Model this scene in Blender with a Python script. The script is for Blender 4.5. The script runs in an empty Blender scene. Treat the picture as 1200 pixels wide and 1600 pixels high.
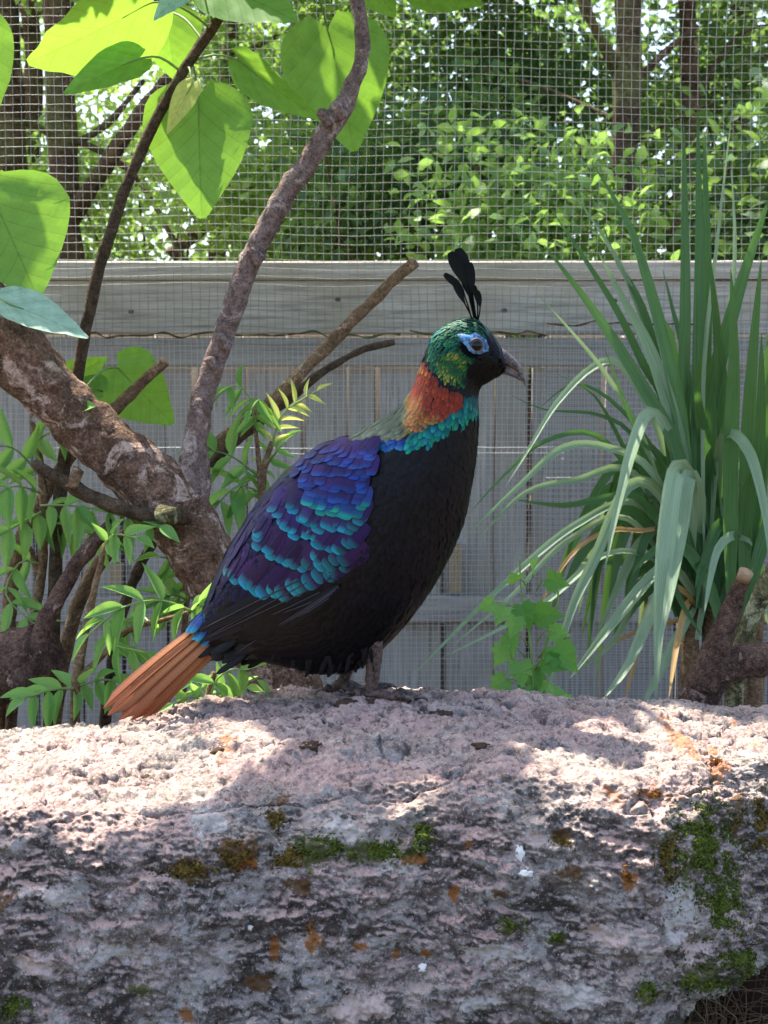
import bpy, math, random
import numpy as np
from mathutils import Vector, Matrix, Quaternion
from mathutils.bvhtree import BVHTree

random.seed(7); RNG = np.random.default_rng(7)
SC = bpy.context.scene
COL = SC.collection

# ------------------------------------------------------------------ camera
CAM = Vector((0.0, -1.8, 0.82)); FPX = 2250.0; PITCH = math.atan(180/FPX)
cd = bpy.data.cameras.new('camera'); cam = bpy.data.objects.new('camera', cd); COL.objects.link(cam)
cam.location = CAM; cam.rotation_euler = (math.pi/2-PITCH, 0, 0)
cd.sensor_fit = 'VERTICAL'; cd.sensor_height = 24; cd.lens = 24*FPX/1600
cd.clip_start = 0.02; cd.clip_end = 500
cd.dof.use_dof = True; cd.dof.focus_distance = 1.8; cd.dof.aperture_fstop = 10.0
SC.camera = cam

# ------------------------------------------------------------------ light
SUN_TO = Vector((-0.38, 0.42, 1.15)).normalized()
el = math.asin(SUN_TO.z); az = math.atan2(SUN_TO.x, SUN_TO.y)
w = bpy.data.worlds.new('World'); SC.world = w; w.use_nodes = True
nt = w.node_tree; nt.nodes.clear()
sky = nt.nodes.new('ShaderNodeTexSky'); sky.sky_type = 'NISHITA'; sky.sun_disc = False
sky.sun_elevation = el; sky.sun_rotation = az; sky.air_density = 0.9; sky.dust_density = 3.0; sky.ozone_density = 1.0
bg = nt.nodes.new('ShaderNodeBackground'); bg.inputs['Strength'].default_value = 0.15
wo = nt.nodes.new('ShaderNodeOutputWorld')
nt.links.new(sky.outputs[0], bg.inputs[0]); nt.links.new(bg.outputs[0], wo.inputs[0])
sl = bpy.data.lights.new('sun', 'SUN'); sl.energy = 4.0; sl.angle = math.radians(0.53); sl.color = (1.0, 0.93, 0.82)
so = bpy.data.objects.new('sun', sl); COL.objects.link(so)
so.rotation_euler = SUN_TO.to_track_quat('Z', 'Y').to_euler(); so.location = (-3, 4, 7)
vs = SC.view_settings; vs.view_transform = 'Standard'; vs.look = 'None'; vs.gamma = 1.0; vs.exposure = 1.95
vs.use_curve_mapping = False
try:
    SC.cycles.max_bounces = 8; SC.cycles.transmission_bounces = 4; SC.cycles.diffuse_bounces = 4
except Exception: pass

# ------------------------------------------------------------------ pixel helpers (photo 1200x1600)
FWD = Vector((0, math.cos(PITCH), -math.sin(PITCH))); UPV = Vector((0, math.sin(PITCH), math.cos(PITCH)))
def ray(px, py):
    return FWD + Vector((1, 0, 0))*((px-600)/FPX) + UPV*(-(py-800)/FPX)
def P(px, py, y=0.0):
    d = ray(px, py); return CAM + d*((y-CAM.y)/d.y)
def proj(v):
    r = Vector(v)-CAM; f = r.dot(FWD)
    return 600+FPX*r.x/f, 800-FPX*r.dot(UPV)/f
def pxm(y): return (y-CAM.y)/FPX      # metres per pixel at depth plane y
def lin(h):
    h = h.lstrip('#'); c = [int(h[i:i+2], 16)/255 for i in (0, 2, 4)]
    return tuple(x/12.92 if x <= 0.04045 else ((x+0.055)/1.055)**2.4 for x in c)

# ------------------------------------------------------------------ noise (numpy perlin)
_perm = np.random.default_rng(3).permutation(256); _perm = np.concatenate([_perm, _perm, _perm])
_grad = np.random.default_rng(4).normal(size=(256, 3)); _grad /= np.linalg.norm(_grad, axis=1)[:, None]
def perlin(p):
    p = np.asarray(p, dtype=np.float64); i = np.floor(p).astype(int); f = p-i
    u = f*f*f*(f*(f*6-15)+10); i &= 255
    def g(dx, dy, dz):
        h = _perm[_perm[_perm[(i[:, 0]+dx) & 255]+((i[:, 1]+dy) & 255)]+((i[:, 2]+dz) & 255)]
        return ((f-np.array([dx, dy, dz]))*_grad[h]).sum(1)
    x00 = g(0,0,0)*(1-u[:,0])+g(1,0,0)*u[:,0]; x10 = g(0,1,0)*(1-u[:,0])+g(1,1,0)*u[:,0]
    x01 = g(0,0,1)*(1-u[:,0])+g(1,0,1)*u[:,0]; x11 = g(0,1,1)*(1-u[:,0])+g(1,1,1)*u[:,0]
    a = x00*(1-u[:,1])+x10*u[:,1]; b = x01*(1-u[:,1])+x11*u[:,1]
    return (a*(1-u[:,2])+b*u[:,2])*1.6
def fbm(p, n=4, gain=.5):
    s = 0; a = 1; p = np.asarray(p, dtype=float)
    for _ in range(n): s = s+a*perlin(p); p = p*2.03+11.7; a *= gain
    return s

# ------------------------------------------------------------------ object helpers
WM = {}
def tag(o, label=None, cat=None, group=None, kind=None):
    if label: o['label'] = label
    if cat: o['category'] = cat
    if group: o['group'] = group
    if kind: o['kind'] = kind
    return o
def thing(name, loc, label, cat, group=None):
    o = bpy.data.objects.new(name, None); COL.objects.link(o); o.location = loc; o.empty_display_size = .05
    WM[o] = Matrix.Translation(Vector(loc)); return tag(o, label, cat, group)
def put(name, me, parent=None, M=None):
    """link mesh `me` with world matrix M under parent"""
    o = bpy.data.objects.new(name, me); COL.objects.link(o)
    M = M if M is not None else Matrix.Identity(4)
    if parent is not None:
        o.parent = parent; o.matrix_basis = WM[parent].inverted() @ M
    else: o.matrix_basis = M
    WM[o] = M; return o
def mesh(name, v, f, mat=None, smooth=True, col=None, uv=None):
    """v (n,3); f: (m,3)/(m,4) array or list; col per-vertex rgba; uv per-vertex"""
    me = bpy.data.meshes.new(name)
    v = np.asarray(v, dtype=np.float32)
    if isinstance(f, np.ndarray):
        k = f.shape[1]; n = len(f)
        me.vertices.add(len(v)); me.vertices.foreach_set('co', v.ravel())
        me.loops.add(n*k); me.loops.foreach_set('vertex_index', f.astype(np.int32).ravel())
        me.polygons.add(n); me.polygons.foreach_set('loop_start', np.arange(0, n*k, k, dtype=np.int32))
        try: me.polygons.foreach_set('loop_total', np.full(n, k, dtype=np.int32))
        except Exception: pass
        me.update(calc_edges=True)
    else:
        me.from_pydata([tuple(map(float, x)) for x in v], [], [tuple(map(int, q)) for q in f])
    if smooth: me.polygons.foreach_set('use_smooth', [True]*len(me.polygons))
    if col is not None:
        a = me.color_attributes.new('col', 'FLOAT_COLOR', 'POINT')
        a.data.foreach_set('color', np.asarray(col, dtype=np.float32).ravel())
    if uv is not None:
        l = me.uv_layers.new(name='UVMap'); li = np.empty(len(me.loops), dtype=np.int32)
        me.loops.foreach_get('vertex_index', li)
        l.data.foreach_set('uv', np.asarray(uv, dtype=np.float32)[li].ravel())
    if mat: me.materials.append(mat)
    me.validate(clean_customdata=False); me.update(); return me
def part(name, v, f, mat, parent, **kw):
    """mesh given in world coordinates, linked under parent (origin = parent's origin)"""
    v = np.asarray(v, dtype=float); org = WM[parent].translation if parent else Vector((0, 0, 0))
    R = WM[parent].to_3x3().inverted() if parent else Matrix.Identity(3)
    vl = (v-np.array(org)) @ np.array(R).T
    return put(name, mesh(name, vl, f, mat, **kw), parent, WM[parent].copy() if parent else None)
class Geo:
    def __init__(s): s.v = []; s.f = []; s.c = []; s.u = []; s.nn = []; s.n = 0
    def add(s, v, f, c=None, u=None):
        v = np.asarray(v, dtype=float); s.v.append(v)
        s.f += [tuple(int(i)+s.n for i in q) for q in f]
        if c is not None: s.c.append(np.asarray(c, dtype=float))
        if u is not None: s.u.append(np.asarray(u, dtype=float))
        s.n += len(v)
    def out(s, name, mat, parent, **kw):
        c = np.concatenate(s.c) if s.c else None; u = np.concatenate(s.u) if s.u else None
        o = part(name, np.concatenate(s.v), s.f, mat, parent, col=c, uv=u, **kw)
        if s.nn:      # soft vane normals that follow the body under the feather
            nn = np.concatenate(s.nn)
            if len(nn) == len(o.data.vertices): o.data.normals_split_custom_set_from_vertices([tuple(x) for x in nn])
        return o
def smoothpath(pts, rad, step):
    pts = [Vector(p) for p in pts]; out = []; ro = []
    n = len(pts)
    for i in range(n-1):
        p0 = pts[max(i-1, 0)]; p1 = pts[i]; p2 = pts[i+1]; p3 = pts[min(i+2, n-1)]
        k = max(1, int((p2-p1).length/step))
        for j in range(k):
            t = j/k; t2 = t*t; t3 = t2*t
            out.append(.5*((2*p1)+(p2-p0)*t+(2*p0-5*p1+4*p2-p3)*t2+(3*p1-p0-3*p2+p3)*t3))
            ro.append(rad[i]*(1-t)+rad[i+1]*t)
    out.append(pts[-1]); ro.append(rad[-1]); return out, ro
def tube(pts, rad, sides=8, step=.03, cap=True, rough=0.0, freq=20, seed=0, capround=0.0):
    p, r = smoothpath(pts, rad, step); n = len(p)
    t = [(p[min(i+1, n-1)]-p[max(i-1, 0)]).normalized() for i in range(n)]
    a = t[0].orthogonal().normalized(); V = []; F = []
    for i in range(n):
        a = (a-t[i]*a.dot(t[i])).normalized(); b = t[i].cross(a)
        for k in range(sides):
            th = 2*math.pi*k/sides; V.append(p[i]+(a*math.cos(th)+b*math.sin(th))*r[i])
    V = np.array([tuple(x) for x in V])
    if rough:
        c = np.repeat(np.array([tuple(x) for x in p]), sides, 0); d = V-c; L = np.linalg.norm(d, axis=1)[:, None]+1e-9
        V = V+d/L*(fbm(V*freq+seed, 4)*rough)[:, None]
    for i in range(n-1):
        for k in range(sides):
            k2 = (k+1) % sides; F.append((i*sides+k, i*sides+k2, (i+1)*sides+k2, (i+1)*sides+k))
    if cap:
        for e, i, s in ((0, 0, -1), (1, n-1, 1)):
            base = list(range(i*sides, i*sides+sides)); ci = len(V)
            V = np.vstack([V, np.array(p[i]+t[i]*s*capround*r[i])[None]])
            for k in range(sides):
                q = (base[k], base[(k+1) % sides], ci)
                F.append(q if e else q[::-1])
    return V, F

# ------------------------------------------------------------------ materials
class NT:
    def __init__(s, name):
        s.m = bpy.data.materials.new(name); s.m.use_nodes = True; s.t = s.m.node_tree; s.t.nodes.clear()
        s.o = s.n('OutputMaterial')
    def n(s, k, **kw):
        x = s.t.nodes.new('ShaderNode'+k)
        for a, b in kw.items(): setattr(x, a, b)
        return x
    def l(s, a, b): s.t.links.new(a, b)
    def set(s, sock, v):
        if isinstance(v, bpy.types.NodeSocket): s.l(v, sock)
        elif isinstance(v, tuple) and len(v) == 3 and sock.type == 'RGBA': sock.default_value = (*v, 1)
        else: sock.default_value = v
    def noise(s, scale, detail=4, rough=.55, vec=None, dist=0.0):
        x = s.n('TexNoise'); x.inputs['Scale'].default_value = scale; x.inputs['Detail'].default_value = detail
        x.inputs['Roughness'].default_value = rough; x.inputs['Distortion'].default_value = dist
        if vec is not None: s.l(vec, x.inputs['Vector'])
        return x.outputs['Fac']
    def ramp(s, fac, stops):
        x = s.n('ValToRGB'); s.l(fac, x.inputs[0]); e = x.color_ramp.elements
        while len(e) < len(stops): e.new(.5)
        for i, (p, c) in enumerate(stops):
            e[i].position = p; e[i].color = (c, c, c, 1) if isinstance(c, (int, float)) else (*c, 1)
        return x.outputs[0]
    def mix(s, fac, a, b, mode='MIX'):
        x = s.n('Mix', data_type='RGBA', blend_type=mode); s.set(x.inputs[0], fac); s.set(x.inputs[6], a); s.set(x.inputs[7], b)
        return x.outputs[2]
    def math(s, op, a, b=0.0):
        x = s.n('Math', operation=op); s.set(x.inputs[0], a); s.set(x.inputs[1], b); return x.outputs[0]
    def obj(s): return s.n('TexCoord').outputs['Object']
    def gen(s): return s.n('NewGeometry').outputs['Position']
    def map(s, vec, scale=(1,1,1), rot=(0,0,0)):
        x = s.n('Mapping'); s.l(vec, x.inputs[0]); x.inputs['Scale'].default_value = scale; x.inputs['Rotation'].default_value = rot
        return x.outputs[0]
    def bump(s, h, strength=.5, dist=.01, normal=None):
        x = s.n('Bump'); x.inputs['Strength'].default_value = strength; x.inputs['Distance'].default_value = dist
        s.l(h, x.inputs['Height'])
        if normal: s.l(normal, x.inputs['Normal'])
        return x.outputs[0]
    def pbsdf(s, col, rough=.7, metal=0.0, spec=.3, normal=None, out=True, **kw):
        x = s.n('BsdfPrincipled'); s.set(x.inputs['Base Color'], col); s.set(x.inputs['Roughness'], rough)
        s.set(x.inputs['Metallic'], metal); s.set(x.inputs['Specular IOR Level'], spec)
        for a, b in kw.items(): s.set(x.inputs[a.replace('_', ' ')], b)
        if normal: s.l(normal, x.inputs['Normal'])
        if out: s.l(x.outputs[0], s.o.inputs[0])
        return x.outputs[0]
def leaf_mat(name, c1, c2, transl=.45, attr=False, tmix=.7, veins=False, rough=.5, tcol=None, stripe=False, spec=.3):
    m = NT(name)
    if attr: base = m.n('Attribute', attribute_name='col').outputs['Color']
    else:
        r = m.n('ObjectInfo').outputs['Random']; base = m.mix(r, c1, c2)
        nz = m.noise(14, 3, vec=m.obj()); base = m.mix(m.ramp(nz, [(.4, 0.0), (.75, .45)]), base, tuple(x*.62 for x in c1))
    nrm = None
    if veins:
        uv = m.n('UVMap').outputs[0]; sx = m.n('SeparateXYZ'); m.l(uv, sx.inputs[0])
        ax = m.math('ABSOLUTE', sx.outputs[0])
        mid = m.math('LESS_THAN', ax, .008)
        k = m.math('FRACT', m.math('MULTIPLY', m.math('SUBTRACT', sx.outputs[1], m.math('MULTIPLY', m.math('POWER', ax, .8), .75)), 6.0))
        lat = m.math('LESS_THAN', m.math('ABSOLUTE', m.math('SUBTRACT', k, .5)), .035)
        k2 = m.math('FRACT', m.math('MULTIPLY', m.math('ADD', m.math('ADD', sx.outputs[1], m.math('MULTIPLY', ax, .9)), m.math('MULTIPLY', m.noise(9, 2, vec=uv), .06)), 17.0))
        ter = m.math('MULTIPLY', m.math('LESS_THAN', m.math('ABSOLUTE', m.math('SUBTRACT', k2, .5)), .06), .3)
        vv = m.math('MAXIMUM', m.math('MAXIMUM', mid, m.math('MULTIPLY', lat, .75)), ter)
        base = m.mix(m.math('MULTIPLY', vv, .75), base, tuple(min(1, x*.4) for x in c1))
        q_ = m.noise(7, 4, .6, uv); base = m.mix(m.ramp(q_, [(.4, 0.0), (.65, .4)]), base, tuple(min(1, x*1.5) for x in c2)); spt = m.ramp(m.noise(26, 2, .5, uv), [(.70, 0.0), (.74, .7)]); base = m.mix(spt, base, lin('#5d5a2c'))
        nrm = m.bump(m.math('ADD', vv, m.math('MULTIPLY', m.math('ABSOLUTE', m.math('SUBTRACT', k, .5)), -.8)), .3, .0028)
    if stripe:
        uv = m.n('UVMap').outputs[0]
        st = m.noise(1.0, 2, vec=m.map(uv, (26, 1.2, 1))); base = m.mix(m.ramp(st, [(.35, 0.0), (.7, .5)]), base, tuple(min(1, x*1.9+.02) for x in c2))
        nrm = m.bump(st, .5, .004)
    p = m.pbsdf(base, rough, 0, spec, nrm, out=False)
    t = m.n('BsdfTranslucent')
    m.set(t.inputs[0], m.mix(tmix, base, tcol if tcol else tuple(min(1, x*2.2) for x in c2)))
    if nrm: m.l(nrm, t.inputs['Normal'])
    a = m.n('MixShader'); a.inputs[0].default_value = transl; m.l(p, a.inputs[1]); m.l(t.outputs[0], a.inputs[2])
    m.l(a.outputs[0], m.o.inputs[0]); return m.m
def bark_mat(name, dark, mid, pale, patch=.55, scale=1.0, mossy=None):
    m = NT(name); o = m.obj()
    n1 = m.noise(24*scale, 6, .62, o, .6); n2 = m.noise(90*scale, 5, .6, o); n3 = m.noise(15*scale, 6, .66, o, 1.0)
    c = m.mix(m.ramp(n1, [(.35, 0.0), (.65, 1.0)]), dark, mid)
    c = m.mix(m.ramp(n3, [(patch, 0.0), (patch+.05, .85)]), c, pale)
    c = m.mix(m.ramp(n2, [(.3, .75), (.55, 0.0)]), c, tuple(x*.35 for x in dark))
    if mossy: c = m.mix(m.ramp(m.noise(7*scale, 4, .6, o), [(.5, 0.0), (.62, .7)]), c, mossy)
    n4 = m.noise(260*scale, 4, .65, o); c = m.mix(m.ramp(n4, [(.36, .6), (.5, 0.0)]), c, tuple(x*.5 for x in dark)); c = m.mix(m.ramp(n4, [(.56, 0.0), (.7, .4)]), c, pale)
    h = m.math('ADD', m.math('ADD', n1, m.math('MULTIPLY', n2, .8)), m.math('ADD', m.math('MULTIPLY', n3, .8), m.math('MULTIPLY', n4, .35)))
    m.pbsdf(c, .9, 0, .15, m.bump(h, 1.0, .010)); return m.m

M_BARK = bark_mat('bark_mottled', lin('#54402f'), lin('#8c6d5b'), lin('#d0b4a2'), .54)
M_BARK2 = bark_mat('bark_branch', lin('#6b5850'), lin('#a08a80'), lin('#c4b2a8'), .55, 1.3)
M_BARKB = bark_mat('bark_base', lin('#4a3426'), lin('#8a6a54'), lin('#b09880'), .62, 1.5)
M_STEM = bark_mat('bark_olive_stem', lin('#46392c'), lin('#6f5d4a'), lin('#8a7a62'), .66, 1.6)
M_POLE = bark_mat('bark_pole', lin('#6f563f'), lin('#a68a69'), lin('#c4aa88'), .58, 1.8)
M_LOG = bark_mat('bark_log', lin('#46332a'), lin('#7d6354'), lin('#b89c8c'), .6, 1.6)
M_LICH = bark_mat('bark_lichen', lin('#4c4630'), lin('#8a8458'), lin('#b9b890'), .5, 1.6)
M_FBARK = bark_mat('forest_bark', lin('#3b2e22'), lin('#6c5540'), lin('#8f7a5c'), .58, .25, lin('#5a6230'))
def wood_cut(name='cut_wood'):
    m = NT(name); o = m.obj(); c = m.mix(m.noise(60, 4, .6, o), lin('#7a6248'), lin('#a58a68')); m.pbsdf(c, .8, 0, .2, m.bump(m.noise(150, 3, .5, o), .4, .002)); return m.m
M_CUT = wood_cut()
M_HEART = leaf_mat('heart_leaf', lin('#4f8436'), lin('#6da045'), .46, veins=True, tcol=lin('#a0cc3c'))
M_HEARTP = leaf_mat('heart_leaf_pale', lin('#8fb39a'), lin('#a4c3ac'), .3, veins=True, tcol=lin('#b5d8a0'))
M_HEARTY = leaf_mat('yellow_leaf', lin('#b9bf62'), lin('#c6c66c'), .4, veins=True, tcol=lin('#d8dc70'))
M_PINN = leaf_mat('pinnate_leaf', lin('#578c46'), lin('#86b468'), .42, tcol=lin('#a9d45c'), rough=.62, spec=.18)
M_PINNY = leaf_mat('young_leaf', lin('#b6c25c'), lin('#cfd47a'), .4, tcol=lin('#e2ea80'))
M_LOBE = leaf_mat('lobed_leaf', lin('#437f35'), lin('#75a856'), .4, tcol=lin('#9bd050'))
M_STRAP = leaf_mat('strap_leaf', lin('#2b5028'), lin('#466e38'), .22, stripe=True, rough=.42, tcol=lin('#6fa03c'), spec=.45)
M_STRAPP = leaf_mat('strap_leaf_pale', lin('#587652'), lin('#889e7a'), .25, stripe=True, rough=.42, tcol=lin('#9fb870'), spec=.5)
M_STRAPD = leaf_mat('strap_leaf_dry', lin('#8a5d3c'), lin('#c9a76a'), .25, stripe=True, rough=.6, tcol=lin('#d8b060'))
M_GSTEM = leaf_mat('green_stem', lin('#6d8a4c'), lin('#8ca562'), .15)
M_FOL = leaf_mat('forest_leaf', lin('#4f7a2c'), lin('#5f8a3a'), .5, attr=True, tcol=lin('#b4d850'), rough=.5, tmix=.3)
M_CROWN = leaf_mat('heart_crown_leaf', lin('#4f8436'), lin('#6da045'), .3, attr=True, tcol=lin('#a0c848'))

# ------------------------------------------------------------------ ground
def ground():
    m = NT('leaf_litter_soil'); p = m.gen()
    c = m.mix(m.noise(6, 6, .65, p), lin('#3a2d22'), lin('#6b5540')); c = m.mix(m.ramp(m.noise(38, 4, .6, p), [(.5, 0.0), (.62, .7)]), c, lin('#8a7458'))
    c = m.mix(m.ramp(m.noise(1.2, 4, .6, p), [(.45, 0.0), (.6, .6)]), c, lin('#4d5a2a'))
    m.pbsdf(c, .95, 0, .1, m.bump(m.noise(30, 6, .7, p), 1.0, .03))
    xs = np.concatenate([np.linspace(-200, -6, 12), np.linspace(-5.5, 5.5, 45), np.linspace(6, 200, 12)])
    ys = np.concatenate([np.linspace(-60, -4, 8), np.linspace(-3.5, 14, 70), np.linspace(15, 260, 16)])
    X, Y = np.meshgrid(xs, ys); pts = np.stack([X.ravel(), Y.ravel(), 0*X.ravel()], 1)
    near = np.exp(-(np.abs(pts[:, 0])/12)**2-(pts[:, 1]/14)**2)
    pts[:, 2] = near*fbm(np.c_[pts[:, :2]*.9, 0*pts[:, 0]+3], 3)*.03-.02
    nx, ny = len(xs), len(ys); i = np.arange(nx*ny).reshape(ny, nx)
    f = np.stack([i[:-1, :-1].ravel(), i[:-1, 1:].ravel(), i[1:, 1:].ravel(), i[1:, :-1].ravel()], 1)
    tag(put('ground', mesh('ground', pts, f, m.m)), kind='structure')
ground()

# ------------------------------------------------------------------ rock
def rock_material():
    m = NT('gneiss_rock'); p = m.gen()
    geo = m.n('NewGeometry'); sx = m.n('SeparateXYZ'); m.l(geo.outputs['Normal'], sx.inputs[0])
    n_big = m.noise(5, 6, .6, p, .6); n_mid = m.noise(22, 7, .68, p, .4); n_fine = m.noise(120, 6, .7, p); n_sp = m.noise(320, 3, .6, p)
    strat = m.noise(9, 6, .65, m.map(p, (1, 1.5, 6), (0.1, .12, 0)), .8)
    c = m.mix(m.ramp(n_mid, [(.32, 0.0), (.62, 1.0)]), lin('#786d64'), lin('#b5a598'))
    c = m.mix(m.ramp(strat, [(.4, .5), (.52, 0.0)]), c, lin('#6d6460'))
    c = m.mix(m.ramp(n_big, [(.42, 0.0), (.58, .7)]), c, lin('#ba998e'))
    # dark lichen on upright faces, plus painted shade against the sunlit top
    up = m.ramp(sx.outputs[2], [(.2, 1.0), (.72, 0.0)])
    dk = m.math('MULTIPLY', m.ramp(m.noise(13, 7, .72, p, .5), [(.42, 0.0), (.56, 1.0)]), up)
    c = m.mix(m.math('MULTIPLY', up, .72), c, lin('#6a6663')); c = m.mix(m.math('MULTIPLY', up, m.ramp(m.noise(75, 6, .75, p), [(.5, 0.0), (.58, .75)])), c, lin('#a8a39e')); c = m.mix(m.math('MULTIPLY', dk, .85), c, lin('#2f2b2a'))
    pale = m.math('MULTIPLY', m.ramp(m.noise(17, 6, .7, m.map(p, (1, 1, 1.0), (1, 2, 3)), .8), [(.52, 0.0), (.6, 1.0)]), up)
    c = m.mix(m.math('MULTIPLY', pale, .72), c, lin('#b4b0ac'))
    # speckle of mineral grains
    c = m.mix(m.ramp(n_fine, [(.36, .75), (.46, 0.0)]), c, lin('#2e2827')); c = m.mix(m.ramp(m.noise(48, 5, .7, p, .8), [(.36, .7), (.46, 0.0)]), c, lin('#4b3d38'))
    c = m.mix(m.ramp(n_sp, [(.58, 0.0), (.7, .6)]), c, lin('#dccfc8'))
    # lichen / moss stains (positions in the rock's own space)
    nz_shared = m.math('MULTIPLY', m.math('SUBTRACT', m.noise(45, 6, .75, p, .3), .5), 3.2)
    def blob(c0, r, col, c, thr=.5, sc=45, amt=.9):
        d = m.n('VectorMath', operation='SUBTRACT'); m.l(p, d.inputs[0]); d.inputs[1].default_value = c0
        q = m.n('VectorMath', operation='MULTIPLY'); m.l(d.outputs[0], q.inputs[0]); q.inputs[1].default_value = (1/r[0], 1/.2, 1/r[1])
        L = m.n('VectorMath', operation='LENGTH'); m.l(q.outputs[0], L.inputs[0])
        f = m.math('ADD', m.math('SUBTRACT', 1.0, L.outputs['Value']), nz_shared)
        return m.mix(m.math('MULTIPLY', m.ramp(f, [(thr-.1, 0.0), (thr+.12, 1.0)]), amt), c, col)
    GR = lin('#4a4f26'); OR = lin('#8a5622'); BR = lin('#5a4024'); DG = lin('#3b4224')
    PL = lin('#b9b2ab'); PK = lin('#c2ada4')
    for px, py, rx, rz, col in [(1065, 1420, 50, 70, PL), (1085, 1490, 45, 40, PK), (945, 1450, 50, 30, PK), (540, 1305, 70, 40, PL), (620, 1345, 50, 30, PL), (110, 1385, 110, 24, PL), (835, 1310, 40, 22, PK), (330, 1290, 60, 30, PL), (560, 1560, 120, 40, PK), (200, 1470, 90, 30, PL), (760, 1480, 90, 30, PL), (740, 1560, 60, 30, PL), (60, 1480, 60, 24, PK), (900, 1540, 60, 40, PL), (375, 1330, 70, 45, BR), (390, 1345, 35, 18, OR), (430, 1275, 35, 35, BR), (300, 1350, 65, 30, BR), (490, 1330, 60, 40, GR), (580, 1330, 90, 28, GR), (660, 1310, 28, 45, GR), (640, 1345, 50, 14, OR),
                                (470, 1385, 40, 25, BR), (490, 1455, 24, 30, OR), (430, 1470, 16, 40, OR), (300, 1560, 25, 25, OR), (400, 1520, 45, 20, BR), (230, 1520, 40, 18, GR), (10, 1580, 50, 40, GR), (15, 1390, 40, 30, BR),
                                (735, 1320, 18, 14, OR), (710, 1395, 14, 18, OR), (880, 1310, 30, 25, BR), (980, 1365, 22, 26, OR), (890, 1360, 40, 18, BR), (780, 1390, 20, 14, BR), (800, 1440, 30, 24, GR), (870, 1460, 20, 14, GR), (665, 1487, 16, 14, OR), (560, 1472, 16, 10, OR), (620, 1490, 14, 10, OR),
                                (1110, 1330, 75, 110, GR), (1140, 1420, 60, 60, DG), (1040, 1340, 25, 60, GR), (1185, 1300, 40, 90, BR), (1100, 1530, 70, 40, GR), (1010, 1545, 30, 25, GR), (880, 1590, 120, 14, GR), (1160, 1560, 60, 40, DG)]:
        q = P(px, py, -.33); c = blob(tuple(q), (rx*pxm(-.33), rz*pxm(-.33)), col, c)
    for px, py, y in [(1020, 1245, -.3), (1060, 1150, -.12), (1120, 1195, -.2), (950, 1225, -.26), (365, 1145, -.1), (1180, 1150, -.1)]:
        q = P(px, py, y); c = blob(tuple(q), (.022, .014), lin('#a8672f'), c, amt=.6)
    h = m.math('ADD', m.math('ADD', m.math('MULTIPLY', n_mid, 1.0), m.math('MULTIPLY', n_fine, .32)), m.math('MULTIPLY', n_sp, .1))
    m.pbsdf(c, .88, 0, .25, m.bump(h, 1.0, .012)); return m.m
M_ROCK = rock_material()
def plain_stone():
    m = NT('plain_stone'); p = m.gen(); c = m.mix(m.noise(18, 6, .7, p), lin('#4a4742'), lin('#908a80')); c = m.mix(m.ramp(m.noise(7, 5, .6, p), [(.5, 0.0), (.6, .7)]), c, lin('#59613a'))
    m.pbsdf(c, .9, 0, .2, m.bump(m.noise(60, 5, .7, p), .8, .01)); return m.m
M_STONE = plain_stone()
CREST = [(-400, 1175), (0, 1150), (150, 1140), (250, 1122), (300, 1108), (420, 1092), (540, 1078), (640, 1082), (760, 1086), (900, 1096), (1000, 1101), (1100, 1116), (1200, 1120), (1500, 1140)]
_cx = np.array([P(a, b, .02).x for a, b in CREST]); _cz = np.array([P(a, b, .02).z for a, b in CREST])
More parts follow.
